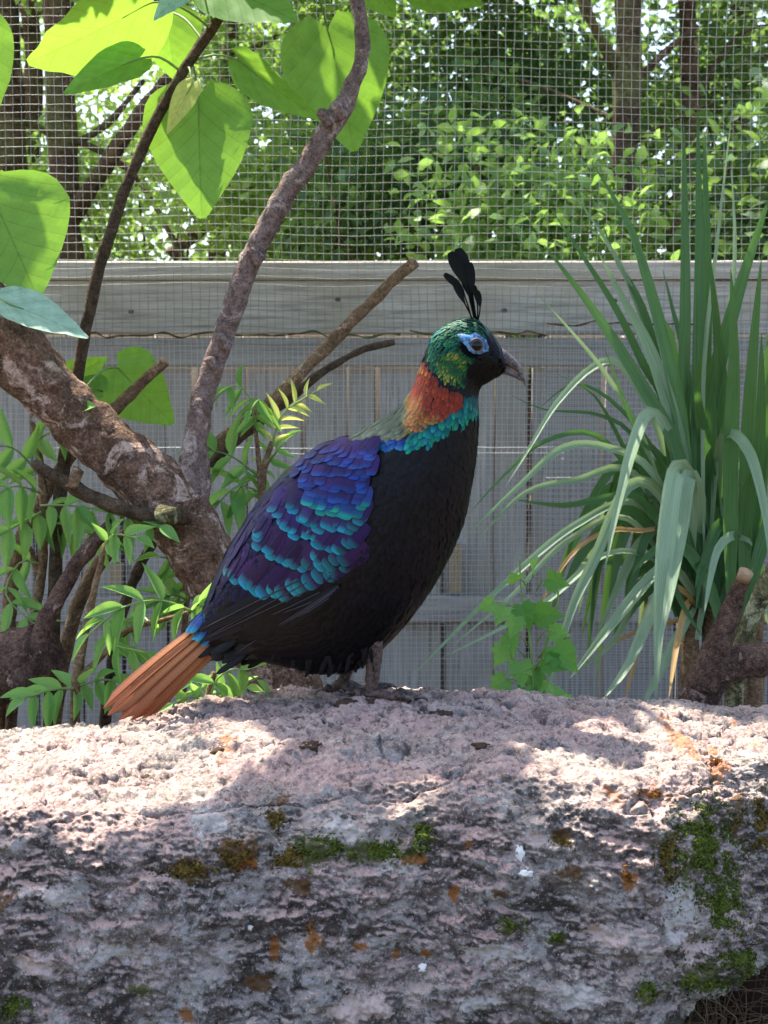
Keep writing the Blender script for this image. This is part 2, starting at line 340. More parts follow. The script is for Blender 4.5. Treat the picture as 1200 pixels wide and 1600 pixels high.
def rock():
    nx, nt_ = 900, 470
    xs = np.linspace(-.95, .80, nx)
    # make x sampling denser inside the view
    xs = np.interp(np.linspace(0, 1, nx), [0, .1, .9, 1], [-.95, -.5, .5, .80])
    t = np.concatenate([np.linspace(0, .2, 40, endpoint=False), np.linspace(.2, .86, 390, endpoint=False), np.linspace(.86, 1, 40)])
    V = np.zeros((nx, nt_, 3))
    for i, x in enumerate(xs):
        zc = np.interp(x, _cx, _cz)
        k = max(0, x-.27); kl = max(0, -.6-x); kr = max(0, x-.55)
        yf = -.305+.75*k+.3*kl+.015*math.sin(x*9+1)+.6*kr
        zf = .395+.012*math.sin(x*7+.5)-.05*kr-.02*max(0, -x-.2)
        zb = .150-.05*max(0, .15-x)/.5+.25*k**1.0
        prof = [(.30, zb+.0), (.33, .26), (.27, zc-.07), (.14, zc-.02), (.03, zc), (-.08, zc-.005), (-.19, (zc+zf)/2+.004), (yf+.012, zf+.004), (yf-.022, zf-.022), (yf-.040, zf-.08), (yf-.052, zf-.15), (yf-.056, zb+.02), (yf-.03, zb-.008), (yf+.14, zb+.0), (.05, zb+.01), (.30, zb-.004)]
        q = np.array(prof); s = np.array([0, .05, .12, .2, .27, .35, .43, .5, .55, .62, .70, .80, .84, .89, .94, 1.])
        V[i, :, 0] = x; V[i, :, 1] = np.interp(t, s, q[:, 0]); V[i, :, 2] = np.interp(t, s, q[:, 1])
    for _ in range(10):   # soften profile kinks
        V[:, 1:-1] = .25*V[:, :-2]+.5*V[:, 1:-1]+.25*V[:, 2:]
    # normals
    du = np.gradient(V, axis=0); dv = np.gradient(V, axis=1); N = np.cross(du, dv); N /= np.linalg.norm(N, axis=2)[..., None]+1e-9
    if N[nx//2, 200, 2] < 0: N = -N
    p = V.reshape(-1, 3); n = N.reshape(-1, 3)
    upm = np.clip(n[:, 2], 0, 1)
    crestm = np.exp(-((p[:, 1]-.02)/.06)**2)
    d = fbm(p*5, 4)*.012*(1-.7*crestm)
    lay = fbm(np.c_[p[:, 0]*7, p[:, 1]*12, p[:, 2]*26]+5, 5, .55)       # layered ledges
    frontm = np.clip(-n[:, 1], 0, 1); d += (np.round(lay*3.5)/3.5*.6+lay*.4)*.009*(1-.55*frontm)
    d += fbm(p*16+31, 5, .6)*.008*frontm; d += np.abs(fbm(p*45+63, 3, .6))*.0045*frontm
    rid = 1-np.abs(fbm(np.c_[p[:, 0]*16, p[:, 1]*26, p[:, 2]*40]+9, 4, .6)); d += (rid-.7)*.0075*(1-.5*frontm)
    flake = fbm(np.c_[p[:, 0]*30, p[:, 1]*52, p[:, 2]*70]+2, 3); d += np.round(flake*3)/3*.0045*(1-.4*frontm)
    d += fbm(p*70, 4, .6)*.0019
    d += fbm(p*210+3, 2)*.0010
    crack = np.abs(fbm(np.c_[p[:, 0]*5, p[:, 1]*11, p[:, 2]*9]+21, 4)); d -= np.clip(.06-crack, 0, .06)*.24*(1-.8*frontm)
    crack2 = np.abs(fbm(np.c_[p[:, 0]*13, p[:, 1]*30, p[:, 2]*34]+51, 3)); d -= np.clip(.07-crack2, 0, .07)*.075*(1-.85*frontm)
    pit = fbm(p*33+40, 2); d -= np.clip(pit-.55, 0, .6)*.02
    q = p+n*d[:, None]
    # overhang groove below the lip at the left
    i = np.arange(nx*nt_).reshape(nx, nt_)
    f = np.stack([i[:-1, :-1].ravel(), i[1:, :-1].ravel(), i[1:, 1:].ravel(), i[:-1, 1:].ravel()], 1)
    e1 = list(i[0]); e2 = list(i[-1])
    me = mesh('foreground_boulder', q, f, M_ROCK)
    o = put('foreground_boulder', me)
    tag(o, 'large pinkish grey slab of rock with moss and lichen that the bird stands on', 'rock')
    # end caps
    Vc = np.vstack([q[e1], q[e1].mean(0)[None]+np.array([[-.06, 0, 0]])]); Fc = [(k, k+1, len(e1)) for k in range(len(e1)-1)]
    put('end_face', mesh('end_face', Vc, Fc, M_ROCK), o)
    Vc = np.vstack([q[e2], q[e2].mean(0)[None]+np.array([[.06, 0, 0]])]); Fc = [(k+1, k, len(e2)) for k in range(len(e2)-1)]
    put('end_face', mesh('end_face', Vc, Fc, M_ROCK), o)
    j = i[::3, ::2]; fb = np.stack([j[:-1, :-1].ravel(), j[1:, :-1].ravel(), j[1:, 1:].ravel(), j[:-1, 1:].ravel()], 1)
    return o, BVHTree.FromPolygons(q.tolist(), fb.tolist()), q, n
ROCK, ROCK_BVH, RQ, RN = rock()
def rock_hit(px, py):
    d = ray(px, py).normalized(); h = ROCK_BVH.ray_cast(CAM, d); return h[0], h[1]
def rock_top(x, y):
    h = ROCK_BVH.ray_cast(Vector((x, y, 2)), Vector((0, 0, -1))); return h[0] if h[0] else Vector((x, y, .43))
def blob_rock(name, c, r, label, cat, group=None, seed=0, mat=None, amp=.25, n=24, parent=None):
    V = []; F = []
    for i in range(n+1):
        for j in range(2*n):
            a = math.pi*i/n; b = math.pi*j/n; V.append((math.sin(a)*math.cos(b), math.sin(a)*math.sin(b), math.cos(a)))
    V = np.array(V); d = 1+fbm(V*1.6+seed*7.3, 4)*amp+np.round(fbm(V*3+seed, 3)*3)/3*amp*.4
    W = V*d[:, None]*np.array(r)+np.array(c)
    for i in range(n):
        for j in range(2*n):
            j2 = (j+1) % (2*n); F.append((i*2*n+j, (i+1)*2*n+j, (i+1)*2*n+j2, i*2*n+j2))
    o = part(name, W, F, mat or M_ROCK, None); return tag(o, label, cat, group)
blob_rock('support_stone', (.12, -.10, .06), (.24, .15, .13), 'pale stone propping up the big slab from underneath', 'rock', seed=2, amp=.15, n=40, mat=M_STONE)
blob_rock('support_stone', (-.55, -.05, .04), (.3, .22, .16), 'dark stone under the left end of the big slab', 'rock', seed=5, amp=.15, n=32, mat=M_STONE)

# moss tufts growing on the rock (uncountable)
def moss():
    m = NT('moss'); a = m.n('Attribute', attribute_name='col').outputs['Color']; m.pbsdf(a, .9, 0, .15)
    g = Geo(); r = random.Random(5)
    spots = [(500, 1325, 45, 18, 0), (590, 1330, 75, 16, 0), (660, 1305, 16, 28, 0), (450, 1340, 30, 22, 2), (370, 1335, 26, 22, 2), (395, 1345, 30, 14, 1), (430, 1280, 20, 22, 2), (295, 1360, 45, 16, 2), (490, 1455, 14, 18, 1),
             (1105, 1320, 60, 80, 0), (1130, 1415, 44, 55, 0), (1045, 1335, 18, 48, 2), (1190, 1290, 22, 60, 2), (1105, 1530, 50, 24, 0), (1010, 1545, 20, 16, 0), (1020, 1243, 34, 8, 1), (1120, 1190, 14, 5, 1), (880, 1310, 18, 14, 2), (800, 1440, 18, 14, 0), (870, 1462, 12, 8, 0), (980, 1365, 10, 14, 1), (735, 1322, 9, 8, 1), (20, 1575, 26, 20, 0), (1160, 1500, 40, 30, 0)]
    cols = [('#3c4a1c', '#66702c'), ('#6a421c', '#8a5c2a'), ('#4d3f1e', '#75632e')]
    for cx, cy, rx, ry, k in spots:
        n = int(rx*ry*1.3)
        for _ in range(n):
            u = abs(r.gauss(0, .55)); an = r.uniform(0, 6.283); px = cx+rx*u*math.cos(an); py = cy+ry*u*math.sin(an)
            if perlin(np.array([[px*.045, py*.045, k*3.1]]))[0] < -.12: continue
            h, nn = rock_hit(px, py)
            if h is None: continue
            L = r.uniform(.0025, .006); d = (nn+Vector((r.gauss(0, .6), r.gauss(0, .6), r.gauss(.15, .6)))).normalized(); s = d.orthogonal().normalized()*L*.3
            b = h-nn*.001; c0, c1 = lin(cols[k][0]), lin(cols[k][1]); t = r.random(); c = [(1-t)*x+t*y for x, y in zip(c0, c1)]+[1]
            s2 = d.cross(s)
            g.add([b+s, b-s, b+d*L+s2*.8, b+s2], [(0, 1, 2), (1, 3, 2), (3, 0, 2)], [c]*4)
    o = g.out('moss', m.m, ROCK, smooth=False); o['kind'] = 'stuff'
moss()

# ------------------------------------------------------------------ fence behind (y = 1.5)
FY = 1.50
def wood_mat(name, a, b, c3):
    m = NT(name); o = m.obj(); r = m.n('ObjectInfo').outputs['Random']
    vec = m.n('VectorMath', operation='ADD'); m.l(o, vec.inputs[0])
    cmb = m.n('CombineXYZ'); m.l(m.math('MULTIPLY', r, 37.0), cmb.inputs[0]); m.l(m.math('MULTIPLY', r, 11.0), cmb.inputs[2]); m.l(cmb.outputs[0], vec.inputs[1])
    g = m.noise(3, 6, .65, m.map(vec.outputs[0], (30, 30, 1.6)), .4); blot = m.noise(4, 5, .6, vec.outputs[0]); fine = m.noise(140, 3, .6, m.map(vec.outputs[0], (1, 1, .06)))
    col = m.mix(m.ramp(g, [(.35, 0.0), (.65, 1.0)]), a, b); col = m.mix(m.ramp(blot, [(.42, 0.0), (.62, .75)]), col, c3)
    col = m.mix(m.ramp(fine, [(.3, .6), (.5, 0.0)]), col, tuple(x*.45 for x in a)); col = m.mix(m.math('MULTIPLY', r, .35), col, tuple(x*.5 for x in b))
    m.pbsdf(col, .85, 0, .2, m.bump(m.math('ADD', g, fine), .6, .004)); return m.m
M_BOARD = wood_mat('weathered_board', lin('#a39c95'), lin('#c9c2ba'), lin('#aba08f'))
M_RAIL = wood_mat('weathered_rail', lin('#a8a29a'), lin('#d0cac1'), lin('#aca38f'))
M_WARM = wood_mat('new_batten', lin('#a08a68'), lin('#c2ab85'), lin('#a89270'))
def plank(name, mat, parent, x0, x1, z0, z1, y0, y1, rnd=None, bev=.003, tilt=0.0, along='z'):
    r = rnd or random
    cx, cy, cz = (x0+x1)/2, (y0+y1)/2, (z0+z1)/2; hx, hy, hz = (x1-x0)/2, (y1-y0)/2, (z1-z0)/2
    V = []; F = []; k = 7
    L, W = (hz, hx) if along == 'z' else (hx, hz)
    bow = r.gauss(0, .0015); wv = r.uniform(0, 6)
    prof = [(-1, -1), (1, -1), (1, 1), (-1, 1)]
    for i in range(k+1):
        t = -1+2*i/k; off = bow*(1-t*t)+math.sin(t*3+wv)*.0008
        ring = [(-W+bev, -hy), (W-bev, -hy), (W, -hy+bev), (W, hy), (-W, hy), (-W, -hy+bev)]
        for a, b in ring:
            V.append((a+off, b, t*L) if along == 'z' else (t*L, b, a+off))
    n = 6
    for i in range(k):
        for j in range(n):
            q = (i*n+j, i*n+(j+1) % n, (i+1)*n+(j+1) % n, (i+1)*n+j); F.append(q if along == 'z' else q[::-1])
    F.append(tuple(range(n))[::-1] if along == 'z' else tuple(range(n))); e = tuple(range(k*n, k*n+n)); F.append(e if along == 'z' else e[::-1])
    M = Matrix.Translation((cx, cy, cz)) @ Matrix.Rotation(tilt, 4, 'Y') 
    if along != 'z':
        # store horizontal planks turned so that the grain runs along local z
        V = [(-v[2], v[1], v[0]) for v in V]; F = [f for f in F]; M = M @ Matrix.Rotation(math.pi/2, 4, 'Y')
    return put(name, mesh(name, V, F, mat, smooth=False), parent, M)
def fz(py, y=FY): return P(600, py, y).z
def fx(px, y=FY): return P(px, 800, y).x
def fence():
    r = random.Random(11)
    t = thing('wooden_fence', (0, FY, 0), 'weathered grey timber fence with vertical boards under a horizontal rail, behind the wire mesh', 'fence')
    X0, X1 = -1.75, 1.75
    plank('cap_strip', M_RAIL, t, X0, X1, fz(437), fz(408), FY-.032, FY+.03, r, .004, along='x')
    plank('top_rail', M_RAIL, t, X0, X1, fz(523), fz(438.5), FY-.020, FY+.018, r, .004, along='x')
    plank('second_rail', M_BOARD, t, X0, X1, fz(572), fz(527), FY-.010, FY+.018, r, .004, along='x')
    plank('lower_rail', M_BOARD, t, X0, X1, fz(972), fz(930), FY-.012, FY+.018, r, .004, along='x')
    x = X0
    seg_gaps = [fx(g) for g in (45, 182, 300, 470, 585, 690, 825, 940, 1060)]
    while x < X1:
        wd = r.uniform(.092, .125); gap = r.uniform(.002, .005)
        for g in seg_gaps:
            if x+wd*.55 < g < x+wd+.06: wd = g-x; gap = .012
        plank('board', M_BOARD, t, x, x+wd, .01+r.uniform(0, .03), fz(566)-r.uniform(0, .01), FY+.021+r.uniform(0, .004), FY+.042, r, .002, r.gauss(0, .003))
        x += wd+gap
    x = X0-.04
    while x < X1:      # added row behind the fence that blocks light through the gaps
        if abs(x+.05-fx(827)) > .075: plank('light_block_board', M_BOARD, t, x, x+.1, .02, fz(470), FY+.131, FY+.15, r, .002)
        x += .104
    for px in (182, 712): plank('batten', M_WARM, t, fx(px-9), fx(px+9), fz(925 if px > 500 else 928), fz(850 if px > 500 else 880), FY-.008, FY+.0205, r, .002)
    for xx in (-1.2, .6): plank('post', M_BOARD, t, xx-.045, xx+.045, 0, fz(412), FY+.046, FY+.13, r, .004)
    # knots and nail heads on the rail
    km = NT('knot'); km.pbsdf(km.mix(km.noise(200, 3, .5, km.obj()), lin('#4b4540'), lin('#6b645c')), .8, 0, .2)
    for px, py in ((788, 485), (528, 468), (960, 470), (205, 487), (1090, 490)):
        c = P(px, py, FY-.0205); a = [(c.x+math.cos(k*.524)*.007*r.uniform(.8, 1.2), c.y-.0006, c.z+math.sin(k*.524)*.005) for k in range(12)]
        part('knot', a, [tuple(range(12))[::-1]], km.m, t, smooth=False)
fence()
M_WIRE = NT('galvanised_wire'); M_WIRE.pbsdf(M_WIRE.mix(M_WIRE.noise(9, 3, .6, M_WIRE.obj()), lin('#66695f'), lin('#96988f')), .45, .35, .5); M_WIRE = M_WIRE.m
M_WIRE2 = NT('bright_wire'); M_WIRE2.pbsdf(M_WIRE2.mix(M_WIRE2.noise(7, 3, .6, M_WIRE2.obj()), lin('#a5a8ac'), lin('#d3d5d8')), .4, .3, .5); M_WIRE2 = M_WIRE2.m
def wire_panel(name, x0, x1, z0, z1, y, cell, r, mat, label, seed, amp=.004, tilt=0.0):
    t = thing(name, (x0, y, z0), label, 'wire mesh', None)
    def bundle(nm, horiz):
        V = []; F = []; n = 0
        a0, a1, b0, b1 = (z0, z1, x0, x1) if horiz else (x0, x1, z0, z1)
        cnt = int((a1-a0)/cell)+1; k = int((b1-b0)/.045)+2
        rr = np.random.default_rng(seed+horiz)
        bs = np.linspace(b0, b1, k)
        for i in range(cnt):
            a = a0+i*cell+rr.normal(0, cell*.035)
            if horiz: p = np.stack([bs, np.full(k, y+(r if i % 1 == 0 else 0)), np.full(k, a)], 1)
            else: p = np.stack([np.full(k, a), np.full(k, y-r), bs], 1)
            w1 = perlin(np.c_[p[:, [0, 2]]*2.2, np.full(k, seed+.3)])*amp; w2 = perlin(np.c_[p[:, [0, 2]]*1.7, np.full(k, seed+7.3)])*amp*1.6
            w3 = rr.normal(0, cell*.035, k)
            if horiz: p[:, 2] += w1+w3
            else: p[:, 0] += w1+w3
            p[:, 1] += w2
            if tilt:
                if horiz: p[:, 2] += tilt*(p[:, 0]-x0)
                else: p[:, 0] -= tilt*(p[:, 2]-z0)
            s3 = [(0, -1), (.87, .5), (-.87, .5)]
            for (c, d) in s3:
                q = p.copy()
                if horiz: q[:, 1] += d*r; q[:, 2] += c*r
                else: q[:, 1] += d*r; q[:, 0] += c*r
                V.append(q)
            for j in range(3):
                j2 = (j+1) % 3; A = n+j*k+np.arange(k-1); B = n+j2*k+np.arange(k-1)
                F.append(np.stack([A, A+1, B+1, B], 1) if horiz else np.stack([A, B, B+1, A+1], 1))
            n += 3*k
        o = part(nm, np.concatenate(V), np.concatenate(F), mat, t); o['kind'] = 'stuff'
    bundle('horizontal_wires', True); bundle('vertical_wires', False)
    return t
wire_panel('wire_mesh', -1.5, 1.5, fz(540, 1.44), 2.35, 1.44, .0190, .0007, M_WIRE, 'open square wire mesh rising above the timber rail in front of the woodland', 31, .012)
wire_panel('fine_wire_mesh', -1.5, 1.5, .02, fz(524, 1.452), 1.452, .0127, .0008, M_WIRE2, 'fine wire mesh covering the vertical boards below the rail', 51, .003)
wire_panel('fine_wire_mesh', fx(852, 1.43), 1.5, fz(1180, 1.43), fz(508, 1.43), 1.432, .0127, .00075, M_WIRE2, 'second sheet of fine mesh overlapping behind the strappy plant', 71, .003, .004)
# frayed edge wires along the rail
def edge_wire(px0, px1, py, name, label, seed):
    r = random.Random(seed); pts = []; x = px0
    while x < px1: pts.append(P(x, py+r.gauss(0, 2.5), 1.425+r.gauss(0, .003))); x += r.uniform(14, 30)
    V, F = tube(pts, [.0014]*len(pts), 5, .008); V2, F2 = tube([p+Vector((0, .004, .003*math.sin(i*1.7))) for i, p in enumerate(pts)], [.0012]*len(pts), 5, .008)
    g = Geo(); g.add(V, F); g.add(V2, F2); o = g.out(name, M_FBARK if seed % 2 else M_WIRE, None); tag(o, label, 'wire')
edge_wire(130, 640, 523, 'twisted_wire', 'twisted tie wire along the lower edge of the rail beside the upright branch', 3)
edge_wire(640, 858, 519, 'twisted_wire', 'twisted brown wire along the rail behind the bird head', 5)
edge_wire(855, 1110, 506, 'twisted_wire', 'twisted wire along the top of the overlapping mesh sheet', 7)

# ------------------------------------------------------------------ woodland beyond the fence
LIT = []   # (point, radius): places the sun reaches through gaps in the crowns
def sun_gap(p, q):
    d = np.asarray(p)-np.array(q); s = np.array(SUN_TO); t = d @ s
    return np.where(t > 0.02, np.linalg.norm(d-np.outer(t, s), axis=1), 9.0)
for px, py, r in [(30, 1180, .09), (130, 1170, .09), (230, 1180, .085), (320, 1160, .06), (390, 1155, .04), (-60, 1190, .1), (60, 1215, .06), (200, 1215, .05),
                  (900, 1190, .045), (960, 1160, .06), (1040, 1150, .07), (1120, 1145, .07), (1000, 1230, .07), (930, 1250, .05), (1180, 1150, .07), (880, 1150, .03), (640, 1225, .02), (100, 1235, .05), (290, 1215, .05), (0, 1240, .05), (180, 1240, .04), (1050, 1200, .06), (980, 1280, .05), (1150, 1180, .06)]:
    h, _ = rock_hit(px, py)
    if h: LIT.append((h, r))
for px, py, y, r in [(180, 60, .46, .08), (110, 80, .44, .06), (330, 270, .5, .09), (290, 250, .5, .07), (30, 380, .36, .12), (70, 330, .36, .07), (390, 10, .46, .05), (530, 60, .62, .04), (650, 590, 0, .02), (210, 1060, 0, .04), (880, 960, .5, .06), (960, 760, .6, .06), (470, 640, .5, .04), (480, 480, 1.44, .06), (240, 990, .3, .05), (92, 300, 4.8, .13), (92, 180, 4.8, .13), (12, 150, 5.2, .13), (958, 170, 3.8, .11), (958, 260, 3.8, .08), (200, 200, 4.8, .09), (340, 340, 7.7, .14)]:
    LIT.append((P(px, py, y), r))
def leaves_mesh(name, pos, size, cols, mat, parent, rs, flat=.5, shape='oval'):
    keep = np.ones(len(pos), bool)
    for q, r in LIT: keep &= sun_gap(pos, q) > r+size*.35
    pos = pos[keep]; cols = cols[keep]; n = len(pos)
    nrm = rs.normal(size=(n, 3)); nrm[:, 2] = np.abs(nrm[:, 2])+flat; nrm /= np.linalg.norm(nrm, axis=1)[:, None]
    a = rs.normal(size=(n, 3)); a[:, 2] -= .5; a -= nrm*(a*nrm).sum(1)[:, None]; a /= np.linalg.norm(a, axis=1)[:, None]
    b = np.cross(nrm, a); L = size*rs.uniform(.6, 1.35, n)[:, None]; W = L*rs.uniform(.24, .36, n)[:, None]
    up = nrm*L*.08
    v = np.stack([pos-a*L*.5, pos-a*L*.12+b*W*.95+up, pos-a*L*.12-b*W*.95+up, pos+a*L*.2+b*W*.75+up, pos+a*L*.2-b*W*.75+up, pos+a*L*.55-up], 1)
    mid = pos-nrm*L*.02
    o6 = np.arange(n)[:, None]*6
    f = np.concatenate([o6+[0, 1, 2], o6+[1, 3, 4], o6+[1, 4, 2], o6+[3, 5, 4]])
    c = np.repeat(np.c_[cols, np.ones(n)], 6, 0)
    o = part(name, v.reshape(-1, 3), f, mat, parent, smooth=False, col=c); o['kind'] = 'stuff'; return o
def colour_mix(rs, n, pal):
    pal = np.array([lin(h) for h in pal]); w = rs.dirichlet([.5]*len(pal), n); return w @ pal
def clumps(rs, n, centres, rad):
    k = len(centres); i = rs.integers(0, k, n); d = rs.normal(size=(n, 3)); d /= np.linalg.norm(d, axis=1)[:, None]
    return np.array(centres)[i]+d*(rs.random(n)**.45)[:, None]*np.array(rad)
PAL_L = ['#6f8f38', '#8aa848', '#557a30', '#9db55c']; PAL_D = ['#284a26', '#3a6032', '#4f7642', '#325530']; PAL_M = ['#4a7434', '#6a9448', '#3b6330', '#86a65c']  # pale greens for sunlit foliage, dark ones for shaded: light held in colour
def forest_tree(px, d, r, label, seed, pal, crown_c, crown_r, ncl, nl, size, limbs=(), lean=0.0, top=5.5, name='forest_tree'):
    y = d-1.8; rs = np.random.default_rng(seed); rr = random.Random(seed)
    x0 = P(px, 400, y).x; t = thing(name, (x0-lean*.9, y, 0), label, 'tree', 'trees in the wood beyond the fence')
    pts = [(x0-lean*.9+lean*z+rr.gauss(0, .02), y+rr.gauss(0, .02), z-.05) for z in np.linspace(0, top, 9)]
    V, F = tube(pts, [r*(1.25-.75*i/8) for i in range(9)], 12, .12, rough=r*.25, freq=6, seed=seed); part('trunk', V, F, M_FBARK, t)
    for (pa, pb, rl, bend) in limbs:
        A = P(*pa, y); B = P(*pb, y+rr.uniform(-.4, .4)); mid = (A+B)/2+Vector((0, 0, bend))
        V, F = tube([A, mid, B], [rl, rl*.8, rl*.5], 8, .06, rough=rl*.3, freq=9, seed=seed); part('limb', V, F, M_FBARK, t)
    cc = np.array(crown_c); cl = clumps(rs, ncl, [cc], crown_r)
    for q in cl[:10]:   # boughs carrying the foliage
        z = min(max(q[2]-.5, .8), top-.2); base = Vector((x0-lean*.9+lean*z, y, z)); V, F = tube([base, base.lerp(Vector(q), .55)+Vector((0, 0, .12)), Vector(q)], [r*.32, r*.2, r*.06], 6, .15); part('bough', V, F, M_FBARK, t)
    pos = clumps(rs, nl, cl, (.42, .42, .3)); leaves_mesh('crown', pos, size, colour_mix(rs, len(pos), pal), M_FOL, t, rs)
    return t
def shade_crown(t, c, r, n, seed, pal, size=.12):  # crown added out of view to keep sun off the right of the wood
    rs = np.random.default_rng(seed); cl = clumps(rs, 30, [c], r); pos = clumps(rs, n, cl, (.5, .5, .35)); leaves_mesh('added_shade_crown', pos, size, colour_mix(rs, len(pos), pal), M_FOL, t, rs, flat=.8)
    b = Vector((t.location.x, t.location.y, 3.4)); 
    for q in cl[:6]: V, F = tube([b, b.lerp(Vector(q), .5)+Vector((0, 0, .2)), Vector(q)], [.035, .025, .01], 6, .2); part('bough', V, F, M_FBARK, t)
def wx(px, d): return P(px, 400, d-1.8).x
forest_tree(18, 7.0, .075, 'pale trunk at the edge of the wood, furthest from the dark trunks', 101, PAL_L, (wx(0, 7), 5.4, 3.7), (1.3, 1.0, .9), 26, 5200, .06)
forest_tree(62, 8.2, .06, 'slim dark trunk standing between two lit trunks in the wood', 102, PAL_L, (wx(150, 8), 6.6, 3.9), (1.4, 1, .9), 26, 5200, .06, lean=-.02)
forest_tree(104, 6.6, .07, 'dark straight trunk with a sunlit edge and a mossy slanting limb', 103, PAL_L, (wx(250, 6.6), 5.0, 3.3), (1.3, .9, .7), 26, 5200, .055, limbs=[((112, 340), (265, 118), .045, .02), ((105, 230), (225, 125), .02, -.05), ((108, 235), (0, 190), .02, .05), ((108, 215), (320, 470), .018, .18)])
forest_tree(330, 9.5, .06, 'leaning mossy tree low behind the rail with a bright limb', 104, PAL_L, (wx(420, 9.5), 7.9, 3.6), (1.6, 1, 1.1), 26, 5500, .06, limbs=[((265, 400), (450, 235), .05, .0), ((400, 330), (520, 200), .025, .05)], lean=.05)
t5 = forest_tree(560, 10.5, .08, 'tree half hidden in light green leaves beyond the bent branch', 105, PAL_M, (wx(600, 10), 8.6, 3.2), (1.8, 1, 1.3), 28, 6000, .065)
t6 = forest_tree(968, 5.6, .052, 'dark trunk with one sunlit flank above the bird head side of the fence', 106, PAL_D, (wx(900, 5.6), 4.4, 3.1), (1.2, .7, .5), 26, 4200, .06, limbs=[((972, 120), (905, -10), .03, -.02), ((965, 160), (1090, 40), .016, .02), ((966, 270), (840, 230), .010, .03), ((970, 300), (800, 350), .008, -.03), ((965, 190), (760, 110), .010, .02), ((968, 240), (1120, 160), .009, .02), ((840, 230), (640, 250), .006, .03)])
t7 = forest_tree(1062, 6.4, .045, 'thin brown trunk behind the upright sword leaves', 107, PAL_D, (wx(1120, 6.4), 4.8, 3.2), (1.3, .8, .8), 26, 4800, .06)
t8 = forest_tree(1150, 8.5, .08, 'shaded trunk at the dark end of the wood beyond the strappy plant', 108, PAL_D, (wx(1150, 8.5), 7.0, 3.6), (1.6, 1, 1.2), 26, 5200, .065)
shade_crown(t6, (-.95, 4.7, 4.6), (.7, .8, .45), 2600, 64, PAL_D); shade_crown(t6, (-.3, 5.0, 4.6), (1.0, .9, .5), 2600, 61, PAL_D); shade_crown(t7, (.5, 5.6, 4.9), (.9, .9, .5), 2200, 62, PAL_D); shade_crown(t8, (-.2, 8.2, 5.6), (1.6, 1.1, .6), 2600, 63, PAL_D, .14)
def bush(px, py, d, rad, label, seed, pal, n, size, name='woodland_shrub'):
    y = d-1.8; c = P(px, py, y); rs = np.random.default_rng(seed); rr = random.Random(seed)
    t = thing(name, (c.x, y, 0), label, 'shrub', 'shrubs in the wood beyond the fence')
    cl = clumps(rs, 22, [np.array(c)], rad)
    for q in cl[:9]:
        b = Vector((c.x+rr.gauss(0, .12), y+rr.gauss(0, .1), -.03)); V, F = tube([b, b.lerp(Vector(q), .5)+Vector((rr.gauss(0, .08), 0, .1)), Vector(q)], [.018, .012, .004], 6, .12); part('stem', V, F, M_FBARK, t)
    pos = clumps(rs, n, cl, (.3, .3, .24)); leaves_mesh('foliage', pos, size, colour_mix(rs, len(pos), pal), M_FOL, t, rs, flat=.3)
bush(640, 300, 5.6, (.45, .35, .4), 'dark leafy shrub against the mesh above the bird', 201, PAL_D, 3000, .055)
bush(800, 200, 6.8, (.5, .4, .7), 'dense mid green shrub next to the trunk with the lit flank', 202, PAL_D, 3800, .055)
bush(830, 360, 4.7, (.4, .3, .25), 'low leafy shrub just over the rail behind the crest feathers', 203, PAL_M, 2200, .05)
bush(1100, 200, 7.4, (.45, .35, .7), 'dark shrub behind the tall sword leaves', 204, PAL_D, 3600, .055)
bush(1190, 340, 4.9, (.35, .3, .4), 'shaded shrub beyond the right end of the fence', 205, PAL_D, 2200, .055)
bush(480, 330, 6.2, (.5, .35, .35), 'bright lime shrub between the bent branch and the rail', 206, PAL_L, 3000, .06)
bush(250, 330, 8.0, (.9, .5, .55), 'pale sunlit shrub beside the dark straight trunk', 207, PAL_L, 3800, .05)
bush(40, 340, 8.5, (.7, .5, .6), 'soft green shrub low beside the outermost trunk', 208, PAL_M, 3000, .05)
bush(600, 100, 7.5, (.9, .6, .7), 'airy shrub with lit leaves above the bent branch knot', 209, PAL_M, 3800, .055)
def thicket():   # far mass of woodland nobody could count
    rs = np.random.default_rng(300); c = [(x+rs.normal(0, .4), rs.uniform(12, 17), z) for x in np.linspace(-8, 8, 34) for z in (.8, 2.0, 3.2, 4.4, 5.6)]
    pos = clumps(rs, 42000, c, (.8, .9, .8)); n = len(pos)
    k = 1/(1+np.exp(-(pos[:, 0]-.6)*1.2))[:, None]; col = colour_mix(rs, n, PAL_L)*(1-k)+colour_mix(rs, n, PAL_D)*k  # greens run from sunlit left to shaded right
    t = leaves_mesh('far_thicket', pos, .13, col, M_FOL, None, rs); tag(t, 'hazy mass of light green leaves far beyond the fence', 'thicket', kind='stuff')
thicket()

